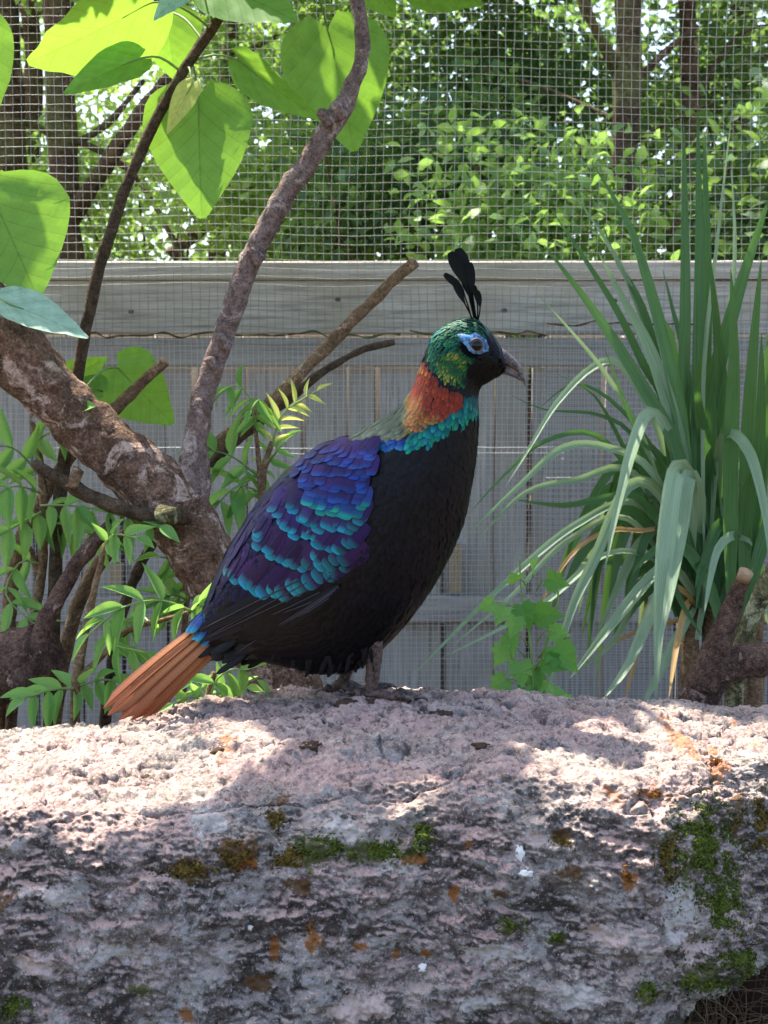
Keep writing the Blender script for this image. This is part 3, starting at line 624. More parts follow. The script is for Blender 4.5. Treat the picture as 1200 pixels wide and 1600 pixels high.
# ------------------------------------------------------------------ foreground tree (left)
def pp(l, y0, y1=None):
    y1 = y0 if y1 is None else y1; n = len(l)
    return [P(a[0], a[1], y0+(y1-y0)*i/max(1, n-1)) for i, a in enumerate(l)]
TY = .42; K = pxm(TY)
tree = thing('bent_tree', (P(450, 1085, TY).x, TY, 0), 'bent mottled brown tree trunk slanting behind the bird, with an upright limb', 'tree')
tp = [(-330, 130, 50), (-200, 300, 58), (-100, 425, 58), (0, 523, 55), (95, 628, 44), (185, 712, 47), (262, 782, 52), (316, 865, 50), (362, 945, 48), (412, 1020, 48), (448, 1080, 56), (470, 1180, 62), (480, 1330, 75), (485, 1480, 95)]
V, F = tube(pp(tp, TY), [a[2]*K for a in tp], 56, .008, rough=.007, freq=30, seed=1); part('trunk', V, F, M_BARK, tree)
up = [(285, 835, 32.7), (298, 770, 29.2), (304, 722, 23.2), (306, 690, 19.8), (318, 620, 17.2), (345, 540, 16.3), (378, 440, 17.2), (402, 385, 17.2), (440, 315, 17.2), (480, 255, 16.3), (512, 205, 17.2), (533, 172, 18.1), (548, 140, 12.9), (563, 100, 11.6), (568, 60, 11.2), (560, 10, 10.3), (548, -60, 9.5), (530, -170, 8.6), (500, -330, 6.9), (470, -520, 5.2)]
V, F = tube(pp(up, TY, TY+.02), [a[2]*K for a in up], 24, .01, rough=.0035, freq=35, seed=4); limb = part('upright_limb', V, F, M_BARK2, tree)
for px, py, s in ((505, 178, -1), (527, 168, -1), (312, 630, -1), (395, 395, 1), (345, 530, 1), (330, 565, -1)):
    c = P(px, py, TY-.012); d = P(px-14, py-8, TY-.03); V, F = tube([c.lerp(P(px+20, py+22, TY), .6), c, c.lerp(d, .35)], [.012, .009, .005], 10, .003, rough=.002, freq=80); part('knot', V, F, M_BARK2, limb)
stub = [(290, 808, 13.6), (262, 804, 11.9), (215, 803, 11.0), (180, 790, 11.9), (140, 775, 12.8), (110, 758, 12.8), (80, 742, 10.2), (52, 722, 8.5)]
V, F = tube(pp(stub, TY-.05, TY-.1), [a[2]*K*.9 for a in stub], 16, .008, rough=.003, freq=40, seed=9); sb = part('dead_branch', V, F, M_STEM, tree)
V, F = tube(pp([(112, 762), (116, 748), (124, 733)], TY-.09), [.011, .010, .009], 12, .006, rough=.003, freq=40); part('twig_stub', V, F, M_POLE, sb)
c0 = P(264, 806, TY-.052-.03)
V, F = tube([P(250, 803, TY-.062), P(276, 806, TY-.075)], [15*K, 13*K], 16, .01, rough=.001, freq=40, capround=.05); part('sawn_end', V, F, M_LICH, sb)
# crown above the frame, in the tree's own leaves
for pts, r in (([(-330, 130), (-300, -150), (-150, -420)], .03), ([(-330, 130), (-420, -200), (-400, -500)], .03), ([(530, -170), (400, -350), (250, -480)], .012), ([(-150, -420), (150, -450), (400, -480)], .018), ([(-150, -420), (50, -600), (300, -700)], .018)):
    V, F = tube(pp(pts, TY, TY+.25), [r, r*.75, r*.4], 10, .04, rough=.003, freq=20); part('bough', V, F, M_BARK2, tree)
rs = np.random.default_rng(77)
cl = clumps(rs, 80, [(-.42, .62, 2.02)], (1.1, .70, .34)); cl[:, 2] = np.maximum(cl[:, 2], 1.78)
pos = clumps(rs, 4200, cl, (.26, .24, .16)); pos = pos[(pos[:, 2] > 1.60+.27*np.maximum(0, pos[:, 1]-.75))]
leaves_mesh('crown', pos, .15, colour_mix(rs, len(pos), ['#4f8436', '#6da045', '#5d8f3d']), M_CROWN, tree, rs, flat=1.2)

# ------------------------------------------------------------------ leaf shapes
def heart_mesh(seed=0, narrow=1.0, curl=.12, mat=None):
    r = random.Random(seed); V = []; F = []; U = []
    ts = [-.15, -.13, -.09, -.04, .02, .1, .2, .3, .42, .55, .68, .8, .9, .96, 1.0]; S = 7
    def out(t):
        tt = (t+.15)/1.15; w = math.sin(math.pi*min(1, tt**.62*.985))**.85*.5
        return max(w, .004)*(1-.25*max(0, t-.6))*narrow
    ph = r.uniform(0, 6)
    for side in (-1, 1):
        b = len(V)
        for t in ts:
            o = out(t) if t > -.15 else .14*narrow; i = 0 if t >= .0 else (-t/.15)**1.3*.13*narrow
            for k in range(S+1):
                s = k/S; x = side*(i+(o-i)*s); rag = 1+.012*math.sin(t*40+side+seed)
                z = .16*abs(x)-curl*t*t+.018*math.sin(t*19+abs(x)*-14+ph)*min(1, abs(x)*6)+.03*math.sin(5*t+ph+side)*abs(x)*2
                V.append((x*rag, t, z)); U.append((x, t))
        for i in range(len(ts)-1):
            for k in range(S):
                q = (b+i*(S+1)+k, b+i*(S+1)+k+1, b+(i+1)*(S+1)+k+1, b+(i+1)*(S+1)+k); F.append(q if side > 0 else q[::-1])
    return mesh('heart_leaf', V, F, mat or M_HEART, uv=U)
HM = [heart_mesh(i, 1.0, (.05, .16, .26)[i % 3]) for i in range(4)]
HMP = heart_mesh(9, .85, .1, M_HEARTP); HMY = heart_mesh(10, .8, .35, M_HEARTY)
def leaf_frame(base, tip, width, roll, pitch=0.0, aspect=None):
    ax = (tip-base); L = ax.length; y = ax.normalized(); toc = (CAM-(base+tip)/2).normalized()
    z = (toc-y*toc.dot(y)).normalized(); x = y.cross(z)
    R = Matrix((x, y, z)).transposed().to_4x4()
    return Matrix.Translation(base) @ R @ Matrix.Rotation(roll, 4, 'Y') @ Matrix.Diagonal((width, L, (width+L)/2, 1))
SY = .5; KS = pxm(SY)
sap = thing('heart_leaved_sapling', (P(60, 1000, SY).x, SY, 0), 'slim olive brown stem with big heart shaped leaves, rising behind the bent trunk', 'sapling')
st = [(70, 1400, 11.0), (78, 1150, 11.0), (86, 900, 10.6), (100, 720, 10.2), (122, 590, 9.3), (130, 535, 9.3), (150, 440, 9.3), (172, 365, 8.9), (200, 285, 8.9), (245, 185, 8.5), (300, 90, 8.5), (345, 25, 7.6), (385, -50, 6.8), (430, -150, 6.0), (480, -300, 4.2)]
V, F = tube(pp(st, SY), [a[2]*KS for a in st], 14, .02, rough=.0018, freq=45, seed=6); part('stem', V, F, M_STEM, sap)
def heart(base, tip, width, y, roll=0.0, pet=None, m=None, yt=None, root=None, ypet=None):
    B = P(*base, y); T = P(*tip, yt if yt is not None else y); root = root or sap
    me = m or random.choice(HM); k = 1/1.0
    o = put('leaf', me, root, leaf_frame(B, T, width*pxm(y), roll))
    if pet:
        A = P(*pet, ypet if ypet is not None else SY); mid = (A+B)/2+Vector((0, 0, .012)); V, F = tube([A, mid, B, B.lerp(T, .25)], [.0022, .0018, .0016, .0008], 6, .012); part('petiole', V, F, M_GSTEM, o)
    return o
heart((310, 152), (312, 332), 168, SY+.04, .12, (298, 92), HM[1], SY+.0)
heart((238, 4), (48, 104), 190, SY-.05, -.75, (330, 45), HM[0], SY-.10)
heart((262, 20), (268, 118), 105, SY+.08, .2, (318, 65), HM[2])
heart((300, -30), (242, 26), 52, SY-.06, .4, (330, 10), HMP, SY-.12)
heart((330, -30), (462, 28), 120, SY-.02, -.55, (330, 40), HM[3], SY-.08)
heart((216, 92), (104, 136), 66, SY-.04, .5, (283, 112), HM[1], SY-.12)
heart((376, 96), (482, 190), 66, SY+.02, .55, (292, 100), HM[2], SY-.04)
heart((300, 132), (262, 198), 46, SY-.03, .2, (292, 105), HMY, SY-.06)
heart((512, 48), (556, 228), 168, SY+.12, -.15, (492, -10), HM[1], SY+.10, root=tree, ypet=TY+.05)
heart((580, -30), (612, 26), 60, SY+.12, .3, None, HM[2])
heart((640, -40), (752, 10), 90, SY+.1, .7, None, HM[0], root=tree)
heart((-15, 300), (60, 462), 210, TY-.06, -.25, (-60, 250), HM[3], TY-.08, ypet=SY)
heart((5, 470), (136, 522), 74, TY-.1, -.6, (-30, 450), heart_mesh(21, .9, .08, M_HEARTP), TY-.14, ypet=SY)
heart((185, 575), (262, 662), 118, SY+.08, .35, (130, 610), HM[1], SY+.05)
heart((100, 590), (168, 560), 52, SY+.06, .5, (122, 600), HM[0])
heart((160, 612), (120, 590), 46, SY+.04, .2, (125, 625), HM[2])
heart((-60, 30), (-30, 220), 150, SY+.05, .2, (-120, -20), HM[0])

# ------------------------------------------------------------------ leaning poles
def pole(pts, y0, y1, label, mat=M_POLE, name='cut_pole', sides=12, rough=.0022):
    a = pp(pts, y0, y1); base = Vector((a[-1].x, a[-1].y, 0))
    t = thing(name, base, label, 'pole', 'cut poles leaning behind the trunk'); k = pxm((y0+y1)/2)
    V, F = tube(a, [p[2]*k for p in pts], sides, .012, cap=False, rough=rough, freq=40, seed=len(label)); part('shaft', V, F, mat, t)
    d = (a[0]-a[1]).normalized(); V, F = tube([a[0]-d*.004, a[0]+d*.001], [pts[0][2]*k*.97]*2, sides, .01, capround=.05); part('cut_end', V, F, M_CUT, t)
    return t
t1 = pole([(648, 409, 9.2), (625, 428, 9.7), (590, 463, 8.8), (545, 507, 9.7), (520, 533, 11.0), (490, 563, 9.7), (430, 622, 10.6), (380, 662, 10.1), (335, 697, 9.7), (240, 790, 10.6), (120, 950, 11.4), (60, 1300, 12.3)], .62, .56, 'long straight brown pole leaning up towards the bird with a sawn tip')
pole([(616, 535, 4.4), (585, 541, 5.3), (555, 552, 5.7), (520, 572, 6.2), (490, 592, 7.0), (455, 622, 7.0), (400, 665, 7.0), (300, 760, 7.9), (190, 960, 8.8), (150, 1300, 9.7)], .66, .60, 'thinner greyish pole beneath the long brown pole', M_STEM)
pole([(258, 564, 8.4), (222, 598, 8.8), (182, 638, 9.7), (120, 700, 9.7), (60, 790, 10.6), (20, 900, 11.4), (0, 1250, 12.3)], .50, .52, 'short cut pole showing above the thick slanting trunk')

# ------------------------------------------------------------------ logs
def log(name, pts, y0, y1, label, mat, cut=True, extra=(), cat='log'):
    a = pp(pts, y0, y1); k = pxm(y0); t = thing(name, (a[0].x, a[0].y, 0), label, cat)
    V, F = tube(a, [p[2]*k for p in pts], 24, .01, cap=True, rough=.005, freq=26, seed=len(label), capround=.1); part('log', V, F, mat, t)
    for q, ya, yb, m in extra:
        b = pp(q, ya, yb); V, F = tube(b, [p[2]*pxm(ya) for p in q], 16, .01, rough=.003, freq=35, seed=3, capround=.1); part('branch', V, F, m, t)
    return t
log('broken_log', [(72, 1012, 42), (40, 1030, 52), (0, 1045, 56), (-80, 1090, 60), (-160, 1300, 60)], .36, .42, 'stubby broken log with a rising branch, beside the sapling stems', M_LOG,
    extra=[([(20, 1075, 20), (48, 1040, 17), (66, 985, 15), (92, 930, 14), (130, 870, 12), (160, 835, 10), (178, 812, 9)], .33, .38, M_LOG)])
lg = log('cut_log', [(1330, 1010, 28.6), (1260, 1025, 26.9), (1200, 1030, 26.9), (1150, 1038, 27.7), (1112, 1058, 30.2), (1092, 1095, 31.9), (1085, 1150, 33.6), (1085, 1300, 35.3)], .27, .27, 'forked brown log with a sawn stub lying beside the strappy plant', M_LOG,
    extra=[([(1098, 1075, 25.2), (1118, 1020, 23.5), (1138, 965, 16.8), (1152, 925, 12.6), (1164, 897, 10.9)], .26, .24, M_LOG)])
a = P(1160, 906, .238); b = P(1166, 893, .232); V, F = tube([a, b], [11.5*pxm(.24), 12*pxm(.24)], 18, .01, rough=.001, freq=60, capround=-.25); part('sawn_end', V, F, M_CUT, lg)
sk = pp([(1215, 885, 15), (1190, 930, 14), (1168, 985, 13), (1150, 1060, 14), (1140, 1250, 14)], .34, .36); t = thing('lichen_stick', (sk[-1].x, sk[-1].y, 0), 'yellowish lichen covered stick behind the forked log', 'stick')
V, F = tube(sk, [.014]*5, 14, .012, rough=.002, freq=40); part('shaft', V, F, M_LICH, t)

# ------------------------------------------------------------------ pinnate saplings
def leaflet_mesh(seed, mat):
    V = []; F = []; U = []; ts = [0, .08, .2, .35, .5, .65, .8, .92, 1]; r = random.Random(seed); cv = r.uniform(.08, .3); tw = r.uniform(-.2, .2)
    for t in ts:
        w = max(.01, math.sin(math.pi*t**.8)**.9*.5*(1-.2*t)); z = -cv*t*t
        ser = 1+.08*math.sin(t*45)
        V += [(-w*ser, t, z+w*.35+tw*t*w), (-w*.5, t, z+w*.12), (0, t, z), (w*.5, t, z+w*.12), (w*ser, t, z+w*.35-tw*t*w)]; U += [(-w, t), (-w*.5, t), (0, t), (w*.5, t), (w, t)]
    for i in range(len(ts)-1):
        for k in range(4): F.append((i*5+k, i*5+k+1, (i+1)*5+k+1, (i+1)*5+k))
    return mesh('leaflet', V, F, mat, uv=U)
LM = [leaflet_mesh(i, M_PINN) for i in range(5)]; LMY = [leaflet_mesh(i+9, M_PINNY) for i in range(3)]
def pinnate(root, rachis, y0, y1, pairs, ll, wl, hang=.6, young=False, seed=0, taper=.6, mat=M_GSTEM, one_side=0):
    """compound leaf: rachis polyline in px from base to tip; leaflets in pairs"""
    r = random.Random(seed); pts = pp(rachis, y0, y1); path, _ = smoothpath(pts, [1]*len(pts), .004)
    V, F = tube(pts, [.0022]+[.0014]*(len(pts)-1), 6, .01); o = part('leaf_stalk', V, F, mat, root)
    n = len(path); k = pxm((y0+y1)/2); bank = LMY if young else LM
    for i in range(pairs+1):
        f = .12+.88*i/pairs; j = min(n-1, int(f*(n-1))); p = path[j]; d = (path[min(n-1, j+3)]-path[max(0, j-3)]).normalized()
        side = d.cross(Vector((0, -1, .35))).normalized(); sz = (1-(1-taper)*abs(f-.45)/.55)
        for s in ((-1, 1) if i < pairs else (0,)):
            if one_side and s == -one_side: continue
            dirv = (d*r.uniform(.35, .6)+side*s*r.uniform(.6, .9)+Vector((r.gauss(0, .12), r.gauss(-.1, .22), -hang*r.uniform(.6, 1.3)))).normalized() if s else (d+Vector((0, 0, -hang*.5))).normalized()
            L = ll*k*sz*r.uniform(.85, 1.15); nrm = (Vector((r.gauss(0, .25), -.55, .75))).normalized(); x = dirv.cross(nrm).normalized(); z = x.cross(dirv)
            M = Matrix.Translation(p) @ Matrix((x, dirv, z)).transposed().to_4x4() @ Matrix.Rotation(r.gauss(0, .35), 4, 'Y') @ Matrix.Diagonal((wl*k*.82*r.uniform(.85, 1.15), L*1.12, L, 1))
            put('leaflet', r.choice(bank), o, M)
def sapling(stems, y, label, leaves, group='pinnate leaved saplings behind the rock'):
    b = P(stems[0][0][0], 1300, y); t = thing('pinnate_sapling', (b.x, y, 0), label, 'sapling', group)
    for s in stems:
        V, F = tube(pp(s, y), [a[2]*pxm(y) for a in s], 10, .012, rough=.0012, freq=60, seed=len(s)); part('stem', V, F, M_POLE, t)
    for i, l in enumerate(leaves): pinnate(t, *l[0], seed=i*7+len(label), **l[1])
    return t
sapling([[(116, 1420, 10), (117, 1150, 8), (120, 1060, 8), (135, 980, 6.5), (150, 910, 5.5), (165, 850, 4)], [(118, 1062, 7), (150, 1035, 5.5), (200, 985, 5), (250, 970, 4), (300, 955, 3)]], .25, 'sapling with a thin brown stem and drooping pinnate leaves, between log and bird tail',
    [(([(122, 1075), (80, 1078), (38, 1092)], .25, .18, 4, 62, 26), dict(hang=.5)), (([(120, 1072), (170, 1062), (215, 1082)], .25, .2, 4, 62, 26), dict(hang=.6)), (([(300, 955), (250, 938), (190, 950), (140, 990)], .25, .16, 5, 72, 24), dict(hang=.7)),
     (([(190, 985), (165, 1000), (185, 1010), (230, 1020)], .25, .2, 4, 62, 20), dict(hang=.8)), (([(165, 850), (180, 835), (215, 840)], .25, .2, 3, 50, 20), dict(hang=.5)), (([(300, 955), (318, 945), (330, 955)], .25, .2, 3, 55, 24), dict(hang=.4)), (([(235, 975), (215, 960), (180, 985)], .25, .3, 3, 50, 20), dict(hang=.7))])
sapling([[(10, 1420, 10), (20, 1100, 9), (60, 930, 8), (68, 800, 7), (60, 700, 5), (50, 660, 4)], [(62, 900, 6), (40, 850, 5), (5, 835, 4)]], .50, 'sapling with many pinnate leaves under the thick slanting trunk',
    [(([(55, 690), (100, 660), (130, 640)], .50, .40, 3, 60, 24), dict(hang=.2)), (([(60, 740), (20, 700), (-30, 700)], .48, .40, 4, 62, 26), dict(hang=.3)), (([(64, 790), (110, 790), (170, 800), (250, 822)], .46, .34, 7, 66, 26), dict(hang=.8)), (([(62, 770), (20, 760), (-30, 790)], .46, .36, 4, 66, 28), dict(hang=.5)),
     (([(64, 800), (30, 820), (-30, 850)], .47, .40, 4, 64, 28), dict(hang=.6)), (([(60, 880), (30, 880), (10, 930), (60, 980)], .47, .40, 5, 60, 22), dict(hang=.4)), (([(66, 810), (130, 830), (180, 850)], .50, .50, 5, 56, 22), dict(hang=.7))])
sapling([[(330, 1420, 8), (326, 1150, 6), (325, 1090, 5), (335, 1050, 4)]], .14, 'low leafy sapling tucked between the bird tail and the trunk foot',
    [(([(325, 1100), (340, 1060), (370, 1045), (400, 1062)], .14, .12, 4, 55, 26), dict(hang=.7)), (([(325, 1100), (310, 1070), (290, 1050)], .14, .16, 3, 48, 22), dict(hang=.4)), (([(328, 1095), (350, 1080), (385, 1075)], .14, .16, 3, 46, 22), dict(hang=.5)), (([(325, 1100), (300, 1090), (270, 1100)], .14, .1, 3, 44, 20), dict(hang=.2))])
sapling([[(395, 1420, 8), (400, 1000, 7), (405, 850, 6), (412, 740, 5), (425, 690, 4)], [(408, 800, 5), (404, 720, 4), (398, 660, 3)]], .50, 'sapling with pale yellow young shoots rising behind the bird wing',
    [(([(425, 700), (432, 668), (448, 640), (494, 612)], .50, .46, 6, 40, 11), dict(hang=-.15, young=True)), (([(398, 660), (388, 618), (365, 602), (338, 622)], .50, .44, 4, 50, 17), dict(hang=.9)), (([(398, 665), (405, 625), (392, 640)], .50, .44, 3, 44, 18), dict(hang=.9)),
     (([(410, 750), (360, 712), (315, 702)], .52, .50, 4, 60, 26), dict(hang=.3)), (([(408, 770), (370, 760), (330, 800)], .52, .50, 4, 64, 30), dict(hang=.5)), (([(408, 790), (430, 760), (470, 765)], .52, .50, 4, 50, 18), dict(hang=.3)), (([(412, 740), (425, 715), (445, 690)], .52, .50, 3, 44, 14), dict(hang=.2))])
sapling([[(280, 1420, 7), (285, 1100, 6), (290, 960, 5), (300, 900, 4)]], .55, 'leafy sapling half hidden behind the lower trunk',
    [(([(300, 920), (280, 880), (250, 870)], .55, .5, 4, 60, 24), dict(hang=.3)), (([(300, 910), (320, 880), (330, 860)], .55, .5, 3, 56, 24), dict(hang=.3)), (([(295, 940), (270, 930), (235, 945)], .55, .5, 4, 58, 24), dict(hang=.4))])

# ------------------------------------------------------------------ strappy plant (right)
CY = .72
sp = thing('strap_leaved_plant', (P(1095, 1100, CY).x, CY, 0), 'big clump of long arching green sword leaves in front of the mesh', 'plant')
def strap(pts, w, y0, y1, mat=M_STRAP, fold=.5, twist=0.0, seed=0, name='leaf'):
    r = random.Random(seed*13+len(pts)); p = [P(a, b, y0+(y1-y0)*(i/(len(pts)-1))**1.3) for i, (a, b) in enumerate(pts)]
    path, _ = smoothpath(p, [1]*len(p), .02); n = len(path); V = []; F = []; U = []; wm = w*pxm((y0+y1)/2)
    tw0 = r.uniform(-.6, .6)
    for i, q in enumerate(path):
        t = i/(n-1); d = (path[min(n-1, i+1)]-path[max(0, i-1)]).normalized(); toc = (Vector((0, -1.0, .25))).normalized()
        s = d.cross(toc).normalized(); nn = s.cross(d)
        a = tw0*(1-t)+twist*t; s, nn = s*math.cos(a)+nn*math.sin(a), nn*math.cos(a)-s*math.sin(a)
        ww = wm*.5*min(1, .45+t*2.2)*max(.03, (1-max(0, (t-.45)/.55)**1.8))
        f = fold*(1-.6*t)
        for k, (a_, h) in enumerate(((-1, 1), (-.55, .5), (0, 0), (.55, .5), (1, 1))): V.append(q+s*ww*a_+nn*ww*h*f); U.append((a_*.5+.5, t*3+seed*.37))
    for i in range(n-1):
        for k in range(4): F.append((i*5+k, i*5+k+1, (i+1)*5+k+1, (i+1)*5+k))
    return part(name, [tuple(v) for v in V], F, mat, sp, uv=U)
A = (1080, 900)
SL = [  # (points px, width px, y tip offset, material)
 ([(1075, 960), (1066, 700), (1070, 450), (1068, 185)], 24, -.02, 0), ([(1092, 950), (1088, 700), (1092, 420), (1090, 165)], 22, .0, 0), ([(1102, 950), (1098, 700), (1104, 420), (1100, 200)], 24, .02, 0),
 ([(1100, 900), (1098, 600), (1120, 380), (1145, 165)], 9, .0, 1), ([(1105, 850), (1110, 640), (1150, 470), (1205, 300)], 30, -.05, 0), ([(1110, 850), (1130, 560), (1148, 400), (1142, 255)], 11, .05, 1),
 ([(1080, 900), (1060, 640), (1000, 400), (965, 320), (925, 255)], 25, -.02, 0), ([(1070, 900), (1040, 620), (985, 450), (930, 350), (880, 285)], 14, -.05, 1), ([(1085, 900), (1062, 720), (1000, 600), (930, 490), (850, 382)], 26, -.08, 0),
 ([(1060, 880), (1010, 700), (950, 590), (890, 515), (833, 452)], 11, -.1, 1), ([(1070, 900), (1045, 680), (1010, 500), (960, 400), (940, 345)], 20, .0, 0), ([(1078, 880), (1060, 700), (1020, 560), (975, 470), (935, 395)], 30, -.04, 1),
 ([(1075, 850), (1040, 640), (1005, 570), (955, 470), (860, 325)], 16, .03, 0), ([(1120, 950), (1130, 700), (1120, 520), (1108, 395)], 28, -.1, 0), ([(1140, 950), (1140, 720), (1146, 560), (1142, 420)], 30, -.12, 0), ([(1160, 960), (1165, 720), (1175, 560), (1190, 400)], 28, -.1, 0),
 ([(1175, 950), (1185, 760), (1200, 620), (1230, 480)], 30, -.1, 0), ([(1130, 960), (1110, 760), (1090, 620), (1098, 545)], 26, -.14, 0), ([(1150, 950), (1178, 800), (1200, 560), (1215, 440)], 26, -.05, 0), ([(1150, 980), (1165, 800), (1185, 700), (1190, 520)], 28, -.16, 0),
 # arching to the left and down
 ([(1070, 860), (1030, 680), (970, 572), (925, 575), (870, 630), (830, 695), (790, 760)], 16, -.15, 1), ([(1080, 880), (1020, 740), (950, 700), (880, 700), (810, 760), (722, 842)], 15, -.2, 1), ([(1070, 900), (1000, 760), (930, 680), (850, 690), (790, 740), (735, 800)], 11, -.1, 0),
 ([(1075, 850), (1050, 700), (1015, 645), (988, 700), (965, 790), (945, 890)], 24, -.22, 1), ([(1080, 880), (1030, 770), (980, 760), (930, 870), (890, 960), (855, 1092)], 22, -.26, 2), ([(1080, 870), (1075, 760), (1055, 735), (1040, 830), (1030, 960), (1025, 1090)], 38, -.3, 1),
 ([(1090, 880), (1090, 780), (1075, 745), (1062, 830), (1045, 930), (1030, 1010)], 30, -.3, 1), ([(1115, 880), (1120, 720), (1140, 678), (1172, 710), (1195, 800), (1205, 900)], 22, -.28, 1), ([(1085, 930), (1050, 890), (1015, 960), (980, 1040), (940, 1095)], 24, -.25, 1),
 ([(1075, 930), (1010, 870), (940, 870), (840, 950), (690, 1028)], 12, -.3, 2), ([(1080, 920), (1000, 790), (900, 820), (780, 920), (642, 1058)], 14, -.32, 1), ([(1075, 930), (980, 810), (880, 850), (800, 930), (705, 1010)], 11, -.28, 2), ([(1080, 900), (990, 740), (900, 750), (820, 770), (745, 845)], 13, -.15, 2),
 ([(1080, 900), (1000, 780), (940, 780), (880, 790), (800, 780)], 16, -.05, 0), ([(1085, 900), (1000, 700), (940, 650), (850, 640), (795, 615)], 9, .1, 0), ([(1080, 920), (990, 800), (940, 830), (890, 900), (860, 960)], 18, -.05, 0), ([(1080, 900), (1010, 740), (960, 730), (900, 830), (880, 900)], 18, .05, 0),
 ([(1085, 930), (1040, 830), (1000, 850), (960, 930), (930, 1000)], 20, -.1, 1), ([(1085, 930), (1060, 880), (1020, 900), (960, 970), (890, 1060)], 22, -.2, 1), ([(1090, 930), (1060, 800), (1015, 830), (985, 920), (960, 990)], 18, -.12, 0), ([(1080, 950), (1020, 900), (960, 1000), (900, 1050)], 14, -.15, 1),
 ([(1090, 950), (1060, 920), (1020, 940), (1000, 1000), (975, 1100)], 16, -.2, 3), ([(1095, 960), (1075, 940), (1058, 1000), (1045, 1090)], 14, -.25, 3), ([(1090, 960), (1060, 970), (1000, 985), (930, 1020)], 8, -.1, 3), ([(1085, 950), (1060, 990), (1030, 1050), (1000, 1110)], 20, -.2, 1),
 ([(1080, 880), (1060, 760), (1020, 700), (1000, 690), (945, 545)], 12, -.1, 0), ([(1080, 900), (1060, 830), (1000, 830), (950, 830), (890, 870), (820, 985)], 10, -.2, 3), ([(1120, 930), (1105, 800), (1080, 790), (1050, 900), (1100, 1000)], 18, -.1, 0), ([(1130, 920), (1150, 840), (1120, 860), (1100, 960)], 18, -.2, 1),
 ([(1085, 900), (1050, 740), (1020, 760), (990, 860), (975, 960)], 22, .0, 0), ([(1085, 880), (1055, 560), (1035, 500), (1010, 430)], 18, .05, 0), ([(1095, 900), (1075, 600), (1050, 480), (1035, 420)], 16, .06, 0), ([(1085, 900), (1040, 740), (970, 640), (900, 600), (840, 640)], 10, .05, 0), ([(1060, 860), (990, 730), (930, 620), (870, 585)], 9, .0, 0)]
MATS = [M_STRAP, M_STRAPP, M_STRAPP, M_STRAPD]
for i, (pts, w_, dy, mi) in enumerate(SL): strap(pts, w_*.85, CY+random.uniform(-.05, .05), CY+dy, MATS[mi], .55, 0, i)
r_ = random.Random(23)
for i in range(46):     # inner leaves that fill the clump
    side = r_.choice((-1, -1, 1)); bx = 1090+r_.gauss(20, 35); up_ = r_.uniform(60, 330); out_ = side*r_.uniform(20, 150)
    by = 960+r_.uniform(-30, 40); dr = r_.uniform(.0, 1.0)
    pts = [(bx, by), (bx+out_*.3, by-up_*.6), (bx+out_*.75, by-up_*(1-.2*dr)), (bx+out_*1.2, by-up_*(1-.75*dr)), (bx+out_*1.4, by-up_*(1-1.3*dr))]
    strap(pts, r_.uniform(14, 26), CY+r_.uniform(-.04, .1), CY+r_.uniform(-.12, .25), r_.choice([M_STRAP]*5+[M_STRAPP]), .6, 0, 100+i)
for i, (px, l) in enumerate(((1080, .02), (1110, .0), (1150, -.03), (1180, .02))):
    a_ = P(px, 1120, CY+.02); V, F = tube([Vector((a_.x-l, CY+.02, -.02)), Vector((a_.x-l*.4, CY+.01, .18)), P(px, 925, CY)], [.022, .02, .014], 12, .02, rough=.003, freq=30, seed=i); part('stem', V, F, M_POLE, sp)

# ------------------------------------------------------------------ lobed weed in front of it
def lobed_mesh(seed):
    r = random.Random(seed); O = [(0, 0), (.12, -.1), (.34, -.12), (.30, .02), (.52, .16), (.40, .26), (.47, .5), (.28, .5), (.2, .68), (.1, .8), (0, 1)]
    pts = O+[(-x*r.uniform(.9, 1.1), y) for x, y in O[-2:0:-1]]
    V = [(0, .38, 0)]+[(x, y, .25*abs(x)-.25*y*y*.6+r.gauss(0, .015)) for x, y in pts]; n = len(pts)
    F = [(0, 1+i, 1+(i+1) % n) for i in range(n)]; U = [(v[0], v[1]) for v in V]
    return mesh('lobed_leaf', V, F, M_LOBE, uv=U, smooth=False)
LB = [lobed_mesh(i) for i in range(5)]
WY = .24
wd_ = thing('lobed_weed', (P(835, 1100, WY).x, WY, 0), 'small bright green weed with lobed leaves rising behind the rock edge', 'plant')
r_ = random.Random(31)
for pts in ([(830, 1420), (832, 1100), (828, 1000), (815, 930), (812, 870)], [(832, 1100), (845, 1030), (862, 980), (872, 925), (850, 880)], [(830, 1080), (805, 1040), (795, 1010)], [(835, 1060), (870, 1010), (885, 995)]):
    V, F = tube(pp(pts, WY, WY-.03), [.0026-.0004*i for i in range(len(pts))], 7, .01); part('stem', V, F, M_GSTEM, wd_)
